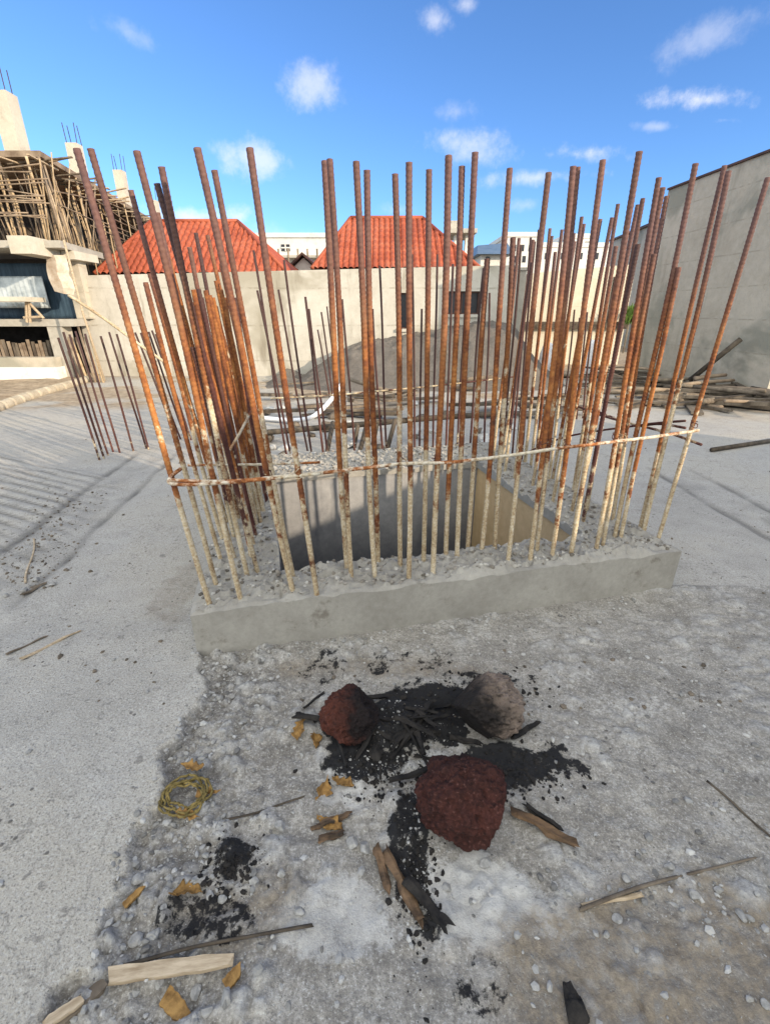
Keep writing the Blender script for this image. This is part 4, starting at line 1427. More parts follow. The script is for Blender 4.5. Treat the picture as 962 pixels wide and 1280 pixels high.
for w in (w1, w2):
    a, b, z0, z1 = w
    f_ = MB()
    t_ = .025
    y0, y1 = WY + .05, WY + .09
    f_.box(a + .002, a + t_, y0, y1, z0 + .002, z1 - .002)
    f_.box(b - t_, b - .002, y0, y1, z0 + .002, z1 - .002)
    f_.box(a + t_, b - t_, y0, y1, z0 + .002, z0 + t_)
    f_.box(a + t_, b - t_, y0, y1, z1 - t_, z1 - .002)
    if b - a > .4:
        f_.box((a + b) / 2 - .012, (a + b) / 2 + .012, y0, y1, z0 + t_, z1 - t_)
    wo = f_.obj('window', M['brown'], fw)
    pb = MB().box(a + .004, b - .004, WY + .10, WY + .115, z0 + .004, z1 - .004)
    pb.obj('pane', M['glass'], wo)
    MB().box(a - .04, b + .04, WY - .04, WY - .002, z0 - .05, z0 - .004).obj('sill', M['farwall'], wo)

# ------------------------------------------------------------------ red-roofed houses
def hip_house(pxl, pxr, pye_l, pye_r, prl, prr, pyr, label, Y0=10.6, Dp=1.75, nrib=30):
    el, er = onY(pxl, pye_l, Y0), onY(pxr, pye_r, Y0)
    Yr = Y0 + Dp
    rl, rr = onY(prl, pyr, Yr), onY(prr, pyr, Yr)
    ze = (el.z + er.z) / 2
    zr_ = (rl.z + rr.z) / 2
    Y1 = Y0 + 2 * Dp
    th = empty('red_roofed_house', ((el.x + er.x) / 2, Y0 + .25, 0))
    tag(th, label, 'house')
    # corrugated roof: columns of fixed x on the long slopes, fixed y on the hips
    V, F = [], []
    per = (er.x - el.x) / nrib
    def slope_long(front):
        n = nrib * 6
        nu = 45
        base = len(V)
        for i in range(n + 1):
            x = el.x + (er.x - el.x) * i / n
            umax = 1.0
            if x < rl.x:
                umax = (x - el.x) / (rl.x - el.x)
            elif x > rr.x:
                umax = (er.x - x) / (er.x - rr.x)
            wv = .040 * abs(math.sin(PI * (x - el.x) / per)) ** .7
            for j in range(nu + 1):
                u = umax * j / nu
                step = .030 * ((u * 9) % 1.0)
                y = Y0 + Dp * u if front else Y1 - Dp * u
                V.append((x, y - (.3 * wv if front else -.3 * wv), ze + (zr_ - ze) * u + wv - step))
        for i in range(n):
            for j in range(nu):
                a = base + i * (nu + 1) + j
                q = (a, a + nu + 1, a + nu + 2, a + 1)
                F.append(q if front else q[::-1])
    slope_long(True)
    slope_long(False)
    def slope_hip(left):
        n = 96
        nu = 10
        base = len(V)
        xe, xr_ = (el.x, rl.x) if left else (er.x, rr.x)
        for i in range(n + 1):
            y = Y0 + (Y1 - Y0) * i / n
            umax = max(0.0, 1 - abs(y - Yr) / Dp)
            wv = .040 * abs(math.sin(PI * (y - Y0) / per)) ** .7
            for j in range(nu + 1):
                u = umax * j / nu
                V.append((xe + (xr_ - xe) * u, y, ze + (zr_ - ze) * u + wv))
        for i in range(n):
            for j in range(nu):
                a = base + i * (nu + 1) + j
                q = (a, a + 1, a + nu + 2, a + nu + 1)
                F.append(q if not left else q[::-1])
    slope_hip(True)
    slope_hip(False)
    rf = mkobj('roof', V, F, M['roof'], th)
    rc = MB()
    rc.tube([(rl.x, Yr, zr_ + .012), (rr.x, Yr, zr_ + .012)], .045, 8)
    for p, q in (((el.x, Y0), (rl.x, Yr)), ((er.x, Y0), (rr.x, Yr)), ((el.x, Y1), (rl.x, Yr)), ((er.x, Y1), (rr.x, Yr))):
        rc.tube([(p[0], p[1], ze + .01), (q[0], q[1], zr_ + .01)], .04, 8)
    rc.obj('ridge_cap', M['roof'], rf, True)
    MB().box(el.x + .3, er.x - .3, Y0 + .3, Y1 - .3, -.1, ze - .01).obj('wall', M['tanwall'], th)
    MB().box(el.x + .02, er.x - .02, Y0 + .03, Y0 + .06, ze - .12, ze - .005).obj('fascia', M['brown'], th)


hip_house(119, 360, 346, 339, 189, 297, 277, 'red hip-roofed house next to the scaffolded building', nrib=30)
hip_house(390, 600, 338, 334, 438, 528, 273, 'red hip-roofed house behind the two dark windows', nrib=28)


def part_box(nm, mt, parent, x0, x1, y0, y1, z0, z1):
    return MB().box(x0, x1, y0, y1, z0, z1).obj(nm, mt, parent)


def rect_building(name, label, px0, px1, pyt, Yd, depth, mt, wins=(), parapet=True, zb=-.5, cat='building', cross=True):
    a, b = onY(px0, pyt, Yd), onY(px1, pyt, Yd)
    e = empty(name, ((a.x + b.x) / 2, Yd, 0))
    tag(e, label, cat)
    part_box('wall', mt, e, a.x, b.x, Yd, Yd + depth, zb, a.z)
    if parapet:
        part_box('parapet', mt, e, a.x - .08, b.x + .08, Yd - .08, Yd + depth + .08, a.z + .003, a.z + .03 * Yd / 4)
    for (wx0, wy0, wx1, wy1) in wins:
        p, q = onY(wx0, wy1, Yd), onY(wx1, wy0, Yd)
        w = part_box('window', M['glass'], e, p.x, q.x, Yd - .03, Yd - .004, p.z, q.z)
        if cross:
            fr = MB()
            t = (q.x - p.x) * .06
            fr.box((p.x + q.x) / 2 - t, (p.x + q.x) / 2 + t, Yd - .06, Yd - .034, p.z, q.z)
            fr.box(p.x, (p.x + q.x) / 2 - t - .002, Yd - .06, Yd - .034, (p.z + q.z) / 2 - t, (p.z + q.z) / 2 + t)
            fr.box((p.x + q.x) / 2 + t + .002, q.x, Yd - .06, Yd - .034, (p.z + q.z) / 2 - t, (p.z + q.z) / 2 + t)
            fo = fr.obj('glazing_bar', M['white'], w)
            return e


e = rect_building('unfinished_block', 'pale unfinished block with two four-pane windows between the red roofs', 322, 416, 297, 30, 10, M['offwhite'], [(352, 305.5, 362, 314), (384, 304, 394, 313.5)])
p, q = onY(322, 318, 30), onY(416, 318, 30)
part_box('balcony_slab', M['bldg'], e, p.x, q.x, 29.3, 29.96, onY(370, 322, 29.3).z, onY(370, 319, 29.3).z)
mbp = MB()
for k in range(8):
    xx = p.x + (q.x - p.x) * (k + .5) / 8
    mbp.tube([(xx, 29.3, -.4), (xx, 29.3, onY(370, 311, 29.3).z)], .05, 6)
    mbp.obj('prop', M['pole_dark'], e)
    mbp = MB()
# little gabled house between
gl, gr, gt = onY(366, 335, 14), onY(393, 335, 14), onY(379, 322, 14)
e = empty('gabled_house', (gt.x, 14, 0))
tag(e, 'little white gable end between the two red roofs', 'house')
mb = MB()
mb.add([(gl.x, 14, -.1), (gr.x, 14, -.1), (gr.x, 14, gl.z), (gt.x, 14, gt.z), (gl.x, 14, gl.z), (gl.x, 17, -.1), (gr.x, 17, -.1), (gr.x, 17, gl.z), (gt.x, 17, gt.z), (gl.x, 17, gl.z)],
       [(0, 1, 2, 3, 4), (9, 8, 7, 6, 5), (0, 5, 6, 1), (1, 6, 7, 2), (4, 9, 5, 0), (2, 7, 8, 3), (3, 8, 9, 4)])
mb.obj('wall', M['white'], e)
mb = MB()
for s_, pt in ((-1, gl), (1, gr)):
    d = Vector((pt.x - gt.x, 0, pt.z - gt.z))
    a = Vector((gt.x, 0, gt.z + .05))
    b = a + d * 1.25
    mb.hexa([(a.x, 13.8, a.z), (b.x, 13.8, b.z), (b.x, 17.2, b.z), (a.x, 17.2, a.z), (a.x, 13.8, a.z + .06), (b.x, 13.8, b.z + .06), (b.x, 17.2, b.z + .06), (a.x, 17.2, a.z + .06)])
mb.obj('roof', M['brown'], e)

# towers and houses behind the tan wall
rect_building('apartment_building', 'white apartment block with raised tower behind the bars', 634, 672, 296, 40, 12, M['offwhite'], [(640, 306, 645, 314), (650, 306, 655, 314), (660, 306, 665, 314), (640, 320, 645, 328), (652, 320, 657, 328)], cross=False)
rect_building('apartment_building', 'low wide white block with flat roof left of the grey gable'.replace('left of', 'before'), 673, 762, 309, 44, 12, M['offwhite'], [(680, 316, 688, 324), (700, 316, 708, 324), (720, 316, 728, 324), (740, 316, 748, 324)], cross=False)
rect_building('roof_room', 'white rooftop room with slab roof above the low wide block', 708, 746, 298, 48, 8, M['white'], [(715, 302, 721, 307), (730, 302, 736, 307)], cross=False)
e = rect_building('blue_roofed_house', 'white house with blue-grey pitched roof behind the wall end', 601, 634, 318, 24, 8, M['white'], [(606, 321, 612, 328)], parapet=False, cross=False, cat='house')
a, b = onY(594, 319, 24), onY(640, 319, 24)
t0, t1 = onY(612, 305, 26), onY(652, 300, 26)
mb = MB()
mb.hexa([(a.x, 23.6, a.z + .01), (b.x, 23.6, b.z + .01), (b.x, 32.4, b.z + .01), (a.x, 32.4, a.z + .01), (a.x + .5, 26.5, t0.z), (b.x + .3, 26.5, t0.z + .1), (b.x + .3, 29.5, t0.z + .1), (a.x + .5, 29.5, t0.z)])
mb.obj('roof', M['blue_roof'], e)
# water tank stand
e = empty('tank_stand', (onY(578, 300, 20).x, 20, 0))
tag(e, 'concrete rooftop tank stand on two posts beside the red roof', 'tank stand')
a, b = onY(560, 293, 20), onY(594, 290, 20)
part_box('platform', M['bldg'], e, a.x, b.x, 19.6, 21.6, a.z, a.z + .14)
for x in (572, 586):
    p = onY(x, 293, 20)
    part_box('post', M['white'], e, p.x - .12, p.x + .12, 20, 20.3, -.2, a.z - .003)
p, q = onY(562, 293, 20), onY(572, 288, 20)
part_box('tank', M['bldg'], e, p.x, q.x, 19.9, 20.6, a.z + .143, q.z + .3)

# ------------------------------------------------------------------ tall wall and its surroundings
def tall_wall():
    TY = 9.3
    c0 = Vector((onY(835, 238, TY).x, TY, 0))
    ztop = onY(835, 238, TY).z
    n0 = Vector((c0.x + .26, 6.25, 0))
    e = empty('tall_wall', (c0.x, c0.y, 0))
    tag(e, 'tall shaded grey concrete wall with a thin dark coping above the timber heap', 'wall')
    th = .25
    mb = MB()
    d = (n0 - c0).normalized()
    nrm = Vector((-d.y, d.x, 0))
    if nrm.x < 0:
        nrm = -nrm
    mb.hexa([(n0.x, n0.y, -.1), (n0.x + nrm.x * th, n0.y + nrm.y * th, -.1), (c0.x + nrm.x * th, c0.y + nrm.y * th, -.1), (c0.x, c0.y, -.1),
             (n0.x, n0.y, ztop), (n0.x + nrm.x * th, n0.y + nrm.y * th, ztop), (c0.x + nrm.x * th, c0.y + nrm.y * th, ztop), (c0.x, c0.y, ztop)])
    mb.obj('wall', M['tallwall'], e)
    mb = MB()
    o = nrm * -.03
    i = nrm * (th + .03)
    mb.hexa([(n0.x + o.x, n0.y + o.y, ztop + .002), (n0.x + i.x, n0.y + i.y, ztop + .002), (c0.x + i.x, c0.y + i.y, ztop + .002), (c0.x + o.x, c0.y + o.y, ztop + .002),
             (n0.x + o.x, n0.y + o.y, ztop + .03), (n0.x + i.x, n0.y + i.y, ztop + .03), (c0.x + i.x, c0.y + i.y, ztop + .03), (c0.x + o.x, c0.y + o.y, ztop + .03)])
    mb.obj('coping', M['brown'], e)
    return c0, n0, ztop


c0, n0, ztop = tall_wall()
# grey shaded lean-to wall beyond the corner
e = empty('shed', (onY(795, 330, 12).x, 12, 0))
tag(e, 'grey shed with sloping roof edge between tan wall and tall wall', 'shed')
q0 = Vector((onY(833, 300, 15).x, 15, 0))
q1 = Vector((onY(764, 300, 24).x, 24, 0))
zq0, zq1 = onY(833, 272, 15).z, onY(766, 302, 24).z
w_ = Vector((2.5, -.5, 0))
mb = MB()
mb.hexa([(q0.x, q0.y, -.1), (q0.x + w_.x, q0.y + w_.y, -.1), (q1.x + w_.x, q1.y + w_.y, -.1), (q1.x, q1.y, -.1),
         (q0.x, q0.y, zq0), (q0.x + w_.x, q0.y + w_.y, zq0), (q1.x + w_.x, q1.y + w_.y, zq1), (q1.x, q1.y, zq1)])
mb.obj('wall', M['tallwall'], e)
mb = MB()
mb.hexa([(q0.x - .1, q0.y, zq0 + .003), (q0.x + w_.x, q0.y + w_.y, zq0 + .003), (q1.x + w_.x, q1.y + w_.y, zq1 + .003), (q1.x - .1, q1.y, zq1 + .003),
         (q0.x - .1, q0.y, zq0 + .07), (q0.x + w_.x, q0.y + w_.y, zq0 + .07), (q1.x + w_.x, q1.y + w_.y, zq1 + .07), (q1.x - .1, q1.y, zq1 + .07)])
mb.obj('roof', M['brown'], e)
# tan wall
e = empty('tan_wall', (onY(725, 400, 13).x, 13, 0))
tag(e, 'sunlit tan block wall with a dark plinth behind the bars', 'wall')
TW = 11.5
a, b = onY(660, 334, TW), onY(794, 334, TW)
za, zb = onY(660, 342, TW).z, onY(792, 330, TW).z
mb = MB()
mb.hexa([(a.x, TW, -.1), (b.x, TW, -.1), (b.x, TW + .2, -.1), (a.x, TW + .2, -.1), (a.x, TW, za), (b.x, TW, zb), (b.x, TW + .2, zb), (a.x, TW + .2, za)])
mb.obj('wall', M['tanwall'], e)
zp0, zp1 = onY(725, 411, TW).z, onY(725, 402, TW).z
part_box('plinth', M['timber_dark'], e, a.x, b.x, TW - .12, TW - .004, zp0, zp1)
p, q = onY(757, 402, TW), onY(777, 346, TW)
part_box('shadow_panel', M['brown'], e, p.x, q.x, TW - .05, TW - .004, zp1 + .003, q.z)  # brown panel painted in for the shadow on the tan wall
# return wall by the block wall's end
e = empty('side_wall', (onY(655, 400, 10.5).x, 9.6, 0))
tag(e, 'narrow pale wall return just past the end of the windowed wall', 'wall')
p = onY(652, 346, 11)
MB().box(xr + .03, xr + .22, 9.45, 13, -.1, p.z).obj('wall', M['bldg'], e)
MB().box(xr + .0, xr + .25, 9.42, 13, p.z + .003, p.z + .05).obj('coping', M['bldg'], e)

# plant
pl = onY(786, 400, 11.2)
e = empty('leafy_plant', (pl.x, 11.2, pl.z - .1))
tag(e, 'small bright green plant at the shed foot by the tall wall', 'plant')
V, F = [], []
for k in range(60):
    a = rnd.uniform(0, 6.28)
    L = rnd.uniform(.2, .48)
    tilt = rnd.uniform(.1, .6)
    b0 = Vector((rnd.uniform(-.1, .1), rnd.uniform(-.1, .1), 0))
    tip = b0 + Vector((math.cos(a) * L * tilt, math.sin(a) * L * tilt, L))
    md = (b0 + tip) / 2 + Vector((0, 0, .06))
    s = Vector((-math.sin(a), math.cos(a), 0)) * .035
    n = len(V)
    V += [b0, md + s, tip, md - s]
    F += [(n, n + 1, n + 2, n + 3)]
mkobj('foliage', V, F, M['leaf'], e).matrix_parent_inverse = Matrix.Identity(4)
mb = MB().tube([(0, 0, -.6), (0, 0, .1)], .02, 6).obj('stem', M['timber'], e)
mb.matrix_parent_inverse = Matrix.Identity(4)

# timber heap along the tall wall: every piece by itself
for k in range(74):
    t = rnd.random() ** .8
    base = c0.lerp(n0, .02 + 1.15 * t)
    off = rnd.uniform(.10, 1.15)
    zz = max(.03, .33 * (1 - off / 1.25) * rnd.uniform(.2, 1))
    cx_, cy_ = base.x - off, base.y + rnd.uniform(-.2, .2)
    L = rnd.uniform(.6, 1.9)
    along = rnd.gauss(PI / 2 + .15, .55) if rnd.random() < .45 else rnd.gauss(.05, .35)
    d = Vector((math.cos(along), math.sin(along), rnd.uniform(-.10, .12)))
    a, b = Vector((cx_, cy_, zz)) - d * L / 2, Vector((cx_, cy_, zz)) + d * L / 2
    wallx = lambda yy: c0.x + (n0.x - c0.x) * (c0.y - yy) / (c0.y - n0.y) - .06
    for q in (a, b):
        q.x = min(q.x, wallx(q.y))
        q.z = max(q.z, .03)
    mb = MB()
    if rnd.random() < .5:
        mb.bar(a - a, b - a, rnd.uniform(.06, .15), rnd.uniform(.02, .05))
        o = mb.obj('timber_plank', rnd.choice([M['timber'], M['timber'], M['timber_dark']]))
        tag(o, 'weathered grey-brown plank in the heap along the tall wall', 'plank', 'planks in the timber heap')
    else:
        r = rnd.uniform(.02, .045)
        mb.tube(smooth_path([a - a, (b - a) * .5 + Vector((rnd.uniform(-.04, .04), 0, rnd.uniform(-.03, .03))), b - a], 3), [r * (1 - .05 * i) for i in range(7)], 7)
        o = mb.obj('timber_branch', rnd.choice([M['timber'], M['timber_dark'], M['pole_dark']]), None, True)
        tag(o, 'rough brown branch in the heap along the tall wall', 'branch', 'branches in the timber heap')
    o.location = a
rod('timber_log', smooth_path([onz(812, 496) + Vector((0, 0, .05)), onz(870, 501) + Vector((0, 0, .05)), onz(985, 510) + Vector((0, 0, .05))], 4, .004), 0.05, M['timber_dark'],
    'long dark log on the slab in front of the timber heap', 'log')
rod('timber_log', [onz(888, 565) + Vector((0, 0, .02)), onz(990, 549) + Vector((0, 0, .02))], 0.02, M['timber_dark'], 'thin dark stick on bare slab at the tall-wall side', 'stick')
rod('plank_stub', [onX(925, 424, 4.75), (4.45, 7.0, .2)], 0.035, M['timber_dark'], 'plank stub standing up against the tall wall', 'plank')
for k, (x, y, r) in enumerate([(898, 497, .06), (950, 492, .05), (930, 488, .05), (878, 482, .09)]):
    p = onz(x, y)
    V, F = rock_data(r, 1200 + k, 3, .25, (1, .8, .7), .06, 1.4, 4)
    o = mkobj('loose_stone', V, F, M['chunk_dark'])
    o.location = (p.x, p.y, r * .5)
    tag(o, 'dark brown stone on the slab before the timber heap', 'stone', 'stones before the timber heap')
for k, (x, y, w, hgt, lab) in enumerate([(735, 447, .16, .36, 'white plastic sack leaning in debris before the tan wall'), (680, 448, .14, .34, 'pale sack beside the starter bars before the tan wall')]):
    p = onz(x, y + 18)
    V, F = rock_data(1.0, 1300 + k, 3, .22, (w, w * .7, hgt), .1, 1.5, 0)
    o = mkobj('plastic_sack', V, F, M['plastic'], None, True)
    o.location = (p.x, p.y, hgt * .8)
    tag(o, lab, 'sack')

# ------------------------------------------------------------------ building under construction
BY = 8.6
cx0 = onY(104, 482, BY).x           # corner of the frame
dirv = Vector((-.155, 1, 0)).normalized()      # side face runs back along this
bd = empty('unfinished_building', (cx0, BY, 0))
tag(bd, 'unfinished concrete frame building with scaffold-filled top storey', 'building')
z1t, z1b = onY(100, 399, BY).z, onY(100, 408, BY).z
z2t, z2b = onY(81, 302, BY).z, onY(81, 311, BY).z
z3b, z3t = onY(50, 196, BY).z, onY(50, 188, BY).z
XL = -12.5
DEP = 11.0


def flat_slab(nm, x1, yf, z0, z1, mt=None, back=DEP, xl=XL):
    p, q = Vector((x1, yf, 0)), Vector((x1, yf, 0)) + dirv * back
    mb = MB()
    mb.hexa([(xl, yf, z0), (p.x, p.y, z0), (q.x, q.y, z0), (xl, q.y, z0), (xl, yf, z1), (p.x, p.y, z1), (q.x, q.y, z1), (xl, q.y, z1)])
    return mb.obj(nm, mt or M['bldg'], bd)


flat_slab('floor_slab', cx0 + .12, BY, z1b, z1t)
flat_slab('floor_slab', onY(81, 302, BY).x + .02, BY - .15, z2b, z2t, None, 1.7)
flat_slab('floor_slab', onY(50, 188, BY).x, BY, z3b, z3t, M['pole_dark'])
# slab 2 edge beam end, pale
a = onY(24, 312, BY - .3)
part_box('beam', M['colpale'], bd, a.x, a.x + .32, BY - .5, BY + 1, z2b - .12, z2t + .02)
a = onY(90, 318, BY + .5)
part_box('beam', M['colpale'], bd, a.x, a.x + .22, BY + .2, BY + .9, z2b - .13, z2b - .004)


def column(x, y, w, z0, z1, mt, d=None):
    return part_box('column', mt, bd, x - w / 2, x + w / 2, y, y + (d or w), z0, z1)


colx = onY(83, 470, BY).x
column(colx, BY + .02, .26, -.1, z1b - .003, M['bldg'])
column(onY(72, 345, BY).x, BY + .45, .24, z1t + .003, z2b - .003, M['tallwall'])
# roof columns: one at the corner and three going back along the side, starter rods on top
czs = [(16, 188, 112, 4.0), (96, 215, 178, 0), (152, 243, 212, 0), (192, 262, 250, 0)]
cor = Vector((onY(50, 188, BY).x, BY, 0))
for k, (px, pyb, pyt, _) in enumerate(czs):
    if k == 0:
        P0 = onY(px, pyb, BY + .3)
        y = BY + .3
    else:
        r = ray(px, pyb)
        # intersect with the side face plane, a little inside
        n = Vector((dirv.y, -dirv.x, 0))
        base = cor - n * .15
        t = (base.x * n.x + base.y * n.y) / (r.x * n.x + r.y * n.y)
        P0 = Vector((r.x * t, r.y * t, CAMH + r.z * t))
        y = P0.y
    zt_ = onY(px - (6 if k == 0 else 2), pyt, y).z
    c_ = column(P0.x, y, .25 if k == 0 else .20, z3t + .003, zt_, M['colpale'])
    for s in range(4):
        sx_, sy_ = (-.09, .09)[s % 2], (.05, .2)[s // 2]
        ro = MB().tube([(P0.x + sx_, y + sy_, zt_ - .02), (P0.x + sx_ + rnd.uniform(-.02, .02), y + sy_, zt_ + .30)], .007, 6).obj('starter_rod', M['rust_dark'], c_)
# tarpaulins and sheets closing the middle storey
def drape(nm, x0, x1, y, z0, z1, mt, amp=.05, per=.25, parent=bd, lx=0.0):
    n, m_ = 40, 12
    V, F = [], []
    for s in (0, .012):
        for i in range(n + 1):
            for j in range(m_ + 1):
                u, v = i / n, j / m_
                x = x0 + (x1 - x0) * u + lx * (1 - v)
                V.append((x, y + s + amp * math.sin(x * 2 * PI / per + v * .8) * (.5 + .5 * (1 - v)), z0 + (z1 - z0) * v))
    N = (n + 1) * (m_ + 1)
    for i in range(n):
        for j in range(m_):
            a = i * (m_ + 1) + j
            F.append((a, a + m_ + 1, a + m_ + 2, a + 1))
            F.append((N + a, N + a + 1, N + a + m_ + 2, N + a + m_ + 1))
    for i in range(n):
        for j in (0, m_):
            a = i * (m_ + 1) + j
            F.append((a, a + m_ + 1, N + a + m_ + 1, N + a) if j else (a, N + a, N + a + m_ + 1, a + m_ + 1))
    for j in range(m_):
        for i in (0, n):
            a = i * (m_ + 1) + j
            F.append((a, a + 1, N + a + 1, N + a))
    return mkobj(nm, V, F, mt, parent, True)


drape('tarp_and_shade', XL, cx0 - .02, BY + .55, z1t + .01, z2b - .16, M['tarp_blue'], .05, .33)
a, b = onY(-20, 385, BY + .3), onY(49, 345, BY + .3)
drape('corrugated_sheet', a.x, b.x, BY + .36, a.z, b.z, M['sheet'], .016, .085)
a, b = onY(76, 366, BY), onY(76, 320, BY)
wc = [(a.x + .02 * math.sin(i * 1.3), BY + .1, a.z + (b.z - a.z) * i / 7) for i in range(8)]
MB().tube(wc, [.14, .165, .17, .165, .16, .165, .155, .15], 5).obj('wrapped_column', M['tarp_white'], bd)
part_box('tarp_and_shade', M['dark'], bd, colx - .3, colx + 1.3, BY + 2.4, BY + 2.5, 1.0, z2b - .2)  # near-black sheet painting the shade behind the middle storey
a, b = onY(-30, 380, BY - .25), onY(33, 370, BY - .25)
part_box('ledge', M['colpale'], bd, a.x, b.x, BY - .3, BY + .2, onY(33, 377, BY - .25).z, onY(33, 371, BY - .25).z)
# trestle standing on the slab
tr = empty('trestle', onY(43, 402, BY - .1))
tag(tr, 'rough yellow wooden trestle on the slab below the corrugated sheet', 'trestle')
for nm, p, q in (('leg', (33, 376), (34, 403)), ('leg', (36, 374), (38, 403)), ('crossbar', (25, 376), (38, 374)), ('strut', (38, 380), (55, 398)), ('crossbar', (30, 397), (53, 396))):
    a, b = onY(*p, BY - .1), onY(*q, BY - .1)
    o = MB().tube([a, b], .022, 6).obj(nm, M['timber_pale'], tr)
# ground storey: back darkness, stick fence, low walls
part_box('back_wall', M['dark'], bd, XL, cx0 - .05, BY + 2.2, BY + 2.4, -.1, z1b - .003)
part_box('side_infill', M['tallwall'], bd, colx + .2, cx0 + .05, BY + .9, BY + 1.0, -.1, .38)
fe = empty('stick_fence', (onY(30, 440, BY).x, BY + .25, 0))
tag(fe, 'dark upright stick fence in the open ground storey', 'fence')
zz0, zz1 = onY(30, 449, BY + .25).z, onY(30, 426, BY + .25).z
x0, x1 = onY(-60, 440, BY).x, onY(66, 440, BY).x
for k in range(26):
    x = x0 + (x1 - x0) * k / 25
    MB().bar((x, BY + .25, -.05), (x + rnd.uniform(-.02, .02), BY + .25, zz1 + rnd.uniform(-.05, .03)), .05, .02, (0, 1, 0)).obj('stick', rnd.choice([M['pole_dark'], M['timber']]), fe)
MB().bar((x0, BY + .29, zz0 + .12), (x1, BY + .29, zz0 + .12), .03, .03).obj('rail', M['timber_dark'], fe)
e = empty('low_wall', (onY(20, 470, BY).x, BY - .2, 0))
tag(e, 'low white-painted wall with bare grey top below the stick fence', 'wall')
x1 = onY(74, 470, BY - .2).x
part_box('wall', M['white'], e, XL, x1, BY - .22, BY + .02, -.1, onY(40, 459, BY - .2).z)
part_box('bare_course', M['tallwall'], e, XL, x1 - .02, BY - .20, BY, onY(40, 459, BY - .2).z + .003, onY(40, 447, BY - .2).z)
# stacked sticks against the column bay
for k in range(7):
    x = onY(78 + k * 6, 440, BY + .1).x
    rod('wall_pole', [(x + .35, BY - .15 - .03 * k, .0), (x, BY + .18, onY(80, 416, BY).z + rnd.uniform(-.1, .1))], .022, rnd.choice([M['pole'], M['pole_dark']]),
        'peeled pole leaning upright in the bay beside the concrete column, %s from the column' % ORD[k], 'pole', 'poles leaning in the bay')
# slab kerb made of a fat cord-wrapped roll
k0v, k1v = onz(-60, 620), onz(152, 466)
kp = smooth_path([onz(-70, 538), onz(0, 512), onz(33, 500), onz(62, 491), onz(90, 483), onz(112, 476)], 8)
mb = MB()
P2, R2 = [], []
tot = 0
for i in range(len(kp)):
    for s in range(6):
        if i == len(kp) - 1 and s:
            break
        q = kp[i].lerp(kp[min(i + 1, len(kp) - 1)], s / 6)
        P2.append(q + Vector((0, 0, .03)))
acc = 0
for i, q in enumerate(P2):
    if i:
        acc += (q - P2[i - 1]).length
    R2.append(.042 + .026 * min(1, 3 * abs(math.sin(acc * PI / .24))))
o = mb.tube(P2, R2, 10).obj('edge_roll', M['roll'], None, True)
tag(o, 'thick ribbed roll bounding the slab beside bare earth', 'edge roll')

# scaffold ------------------------------------------------------------------
sf = empty('scaffolding', (onY(60, 300, BY).x, BY, z2t))
tag(sf, 'dense wooden pole scaffolding propping the top slab of the unfinished building', 'scaffolding')
npol = 0


def spole(a, b, r, mt, nm='pole'):
    P = [Vector(a), (Vector(a) + Vector(b)) / 2 + Vector((rnd.uniform(-.03, .03), rnd.uniform(-.03, .03), 0)), Vector(b)]
    return MB().tube(smooth_path(P, 2), r, 6).obj(nm, mt, sf, True)


corner3 = Vector((onY(50, 188, BY).x, BY, 0))
corner2 = Vector((onY(81, 302, BY).x, BY - .1, 0))
for k in range(44):       # front face rows
    x = XL * .72 + (corner2.x - XL * .72) * (k + rnd.random() * .7) / 44
    yy = BY + rnd.choice([-.02, .35, .8])
    spole((x + .03, yy, z2t), (x + rnd.uniform(-.1, .05), yy, z3b), rnd.uniform(.012, .022), rnd.choice([M['pole'], M['pole'], M['pole_dark']]))
for k in range(56):       # side face rows
    t = DEP * (k + rnd.random()) / 56
    off = rnd.choice([0, -.3, -.8, -1.3])
    b0 = corner2 + dirv * t + Vector((off, 0, 0))
    spole((b0.x + .02, b0.y, z2t - (.7 if t > 1.6 else 0)), (b0.x + rnd.uniform(-.1, .05), b0.y + rnd.uniform(-.1, .1), z3b), rnd.uniform(.012, .024), rnd.choice([M['pole'], M['pole'], M['pole_dark']]))
for k in range(46):  # extra thin near-upright poles that thicken the scaffold
    b0 = corner2 + dirv * (DEP * .8 * (k / 46) ** 1.3) + Vector((rnd.choice([.0, -.2, -.5]), 0, 0))
    if k > 22:
        b0 = corner2 + Vector((-rnd.uniform(0, 3.6), rnd.choice([0, .3, .6]), 0))
    spole((b0.x, b0.y, z2t - .02), (b0.x + rnd.uniform(-.3, .3), b0.y + rnd.uniform(-.2, .2), z3b + rnd.uniform(-.2, .1)), rnd.uniform(.008, .014), rnd.choice([M['pole'], M['pole_dark'], M['timber_pale']]), 'strut')
for k in range(26):
    z = z2t + (z3b - z2t) * rnd.uniform(.25, .9)
    if k % 2:
        a = corner2 + dirv * rnd.uniform(0, 5)
        b = a + dirv * rnd.uniform(2, 5)
    else:
        a = corner2 + Vector((-rnd.uniform(1.5, 3.5), 0, 0))
        b = corner2 + Vector((rnd.uniform(-.4, .1), 0, 0))
    spole((a.x, a.y - .03, z), (b.x, b.y - .03, z + rnd.uniform(-.3, .3)), .010, M['pole_dark'], 'ledger')
for k in range(44):       # formwork boards sticking out under the top slab
    t = DEP * (k + .5) / 44
    b0 = corner3 + dirv * t
    L = rnd.uniform(.15, .55)
    MB().bar((b0.x - .6, b0.y, z3b - .03 - rnd.uniform(0, .14)), (b0.x + L, b0.y + rnd.uniform(-.15, .15), z3b - .03 - rnd.uniform(-.1, .12)), .04, .018).obj('formwork_board', rnd.choice([M['timber_pale'], M['timber'], M['pole']]), sf)
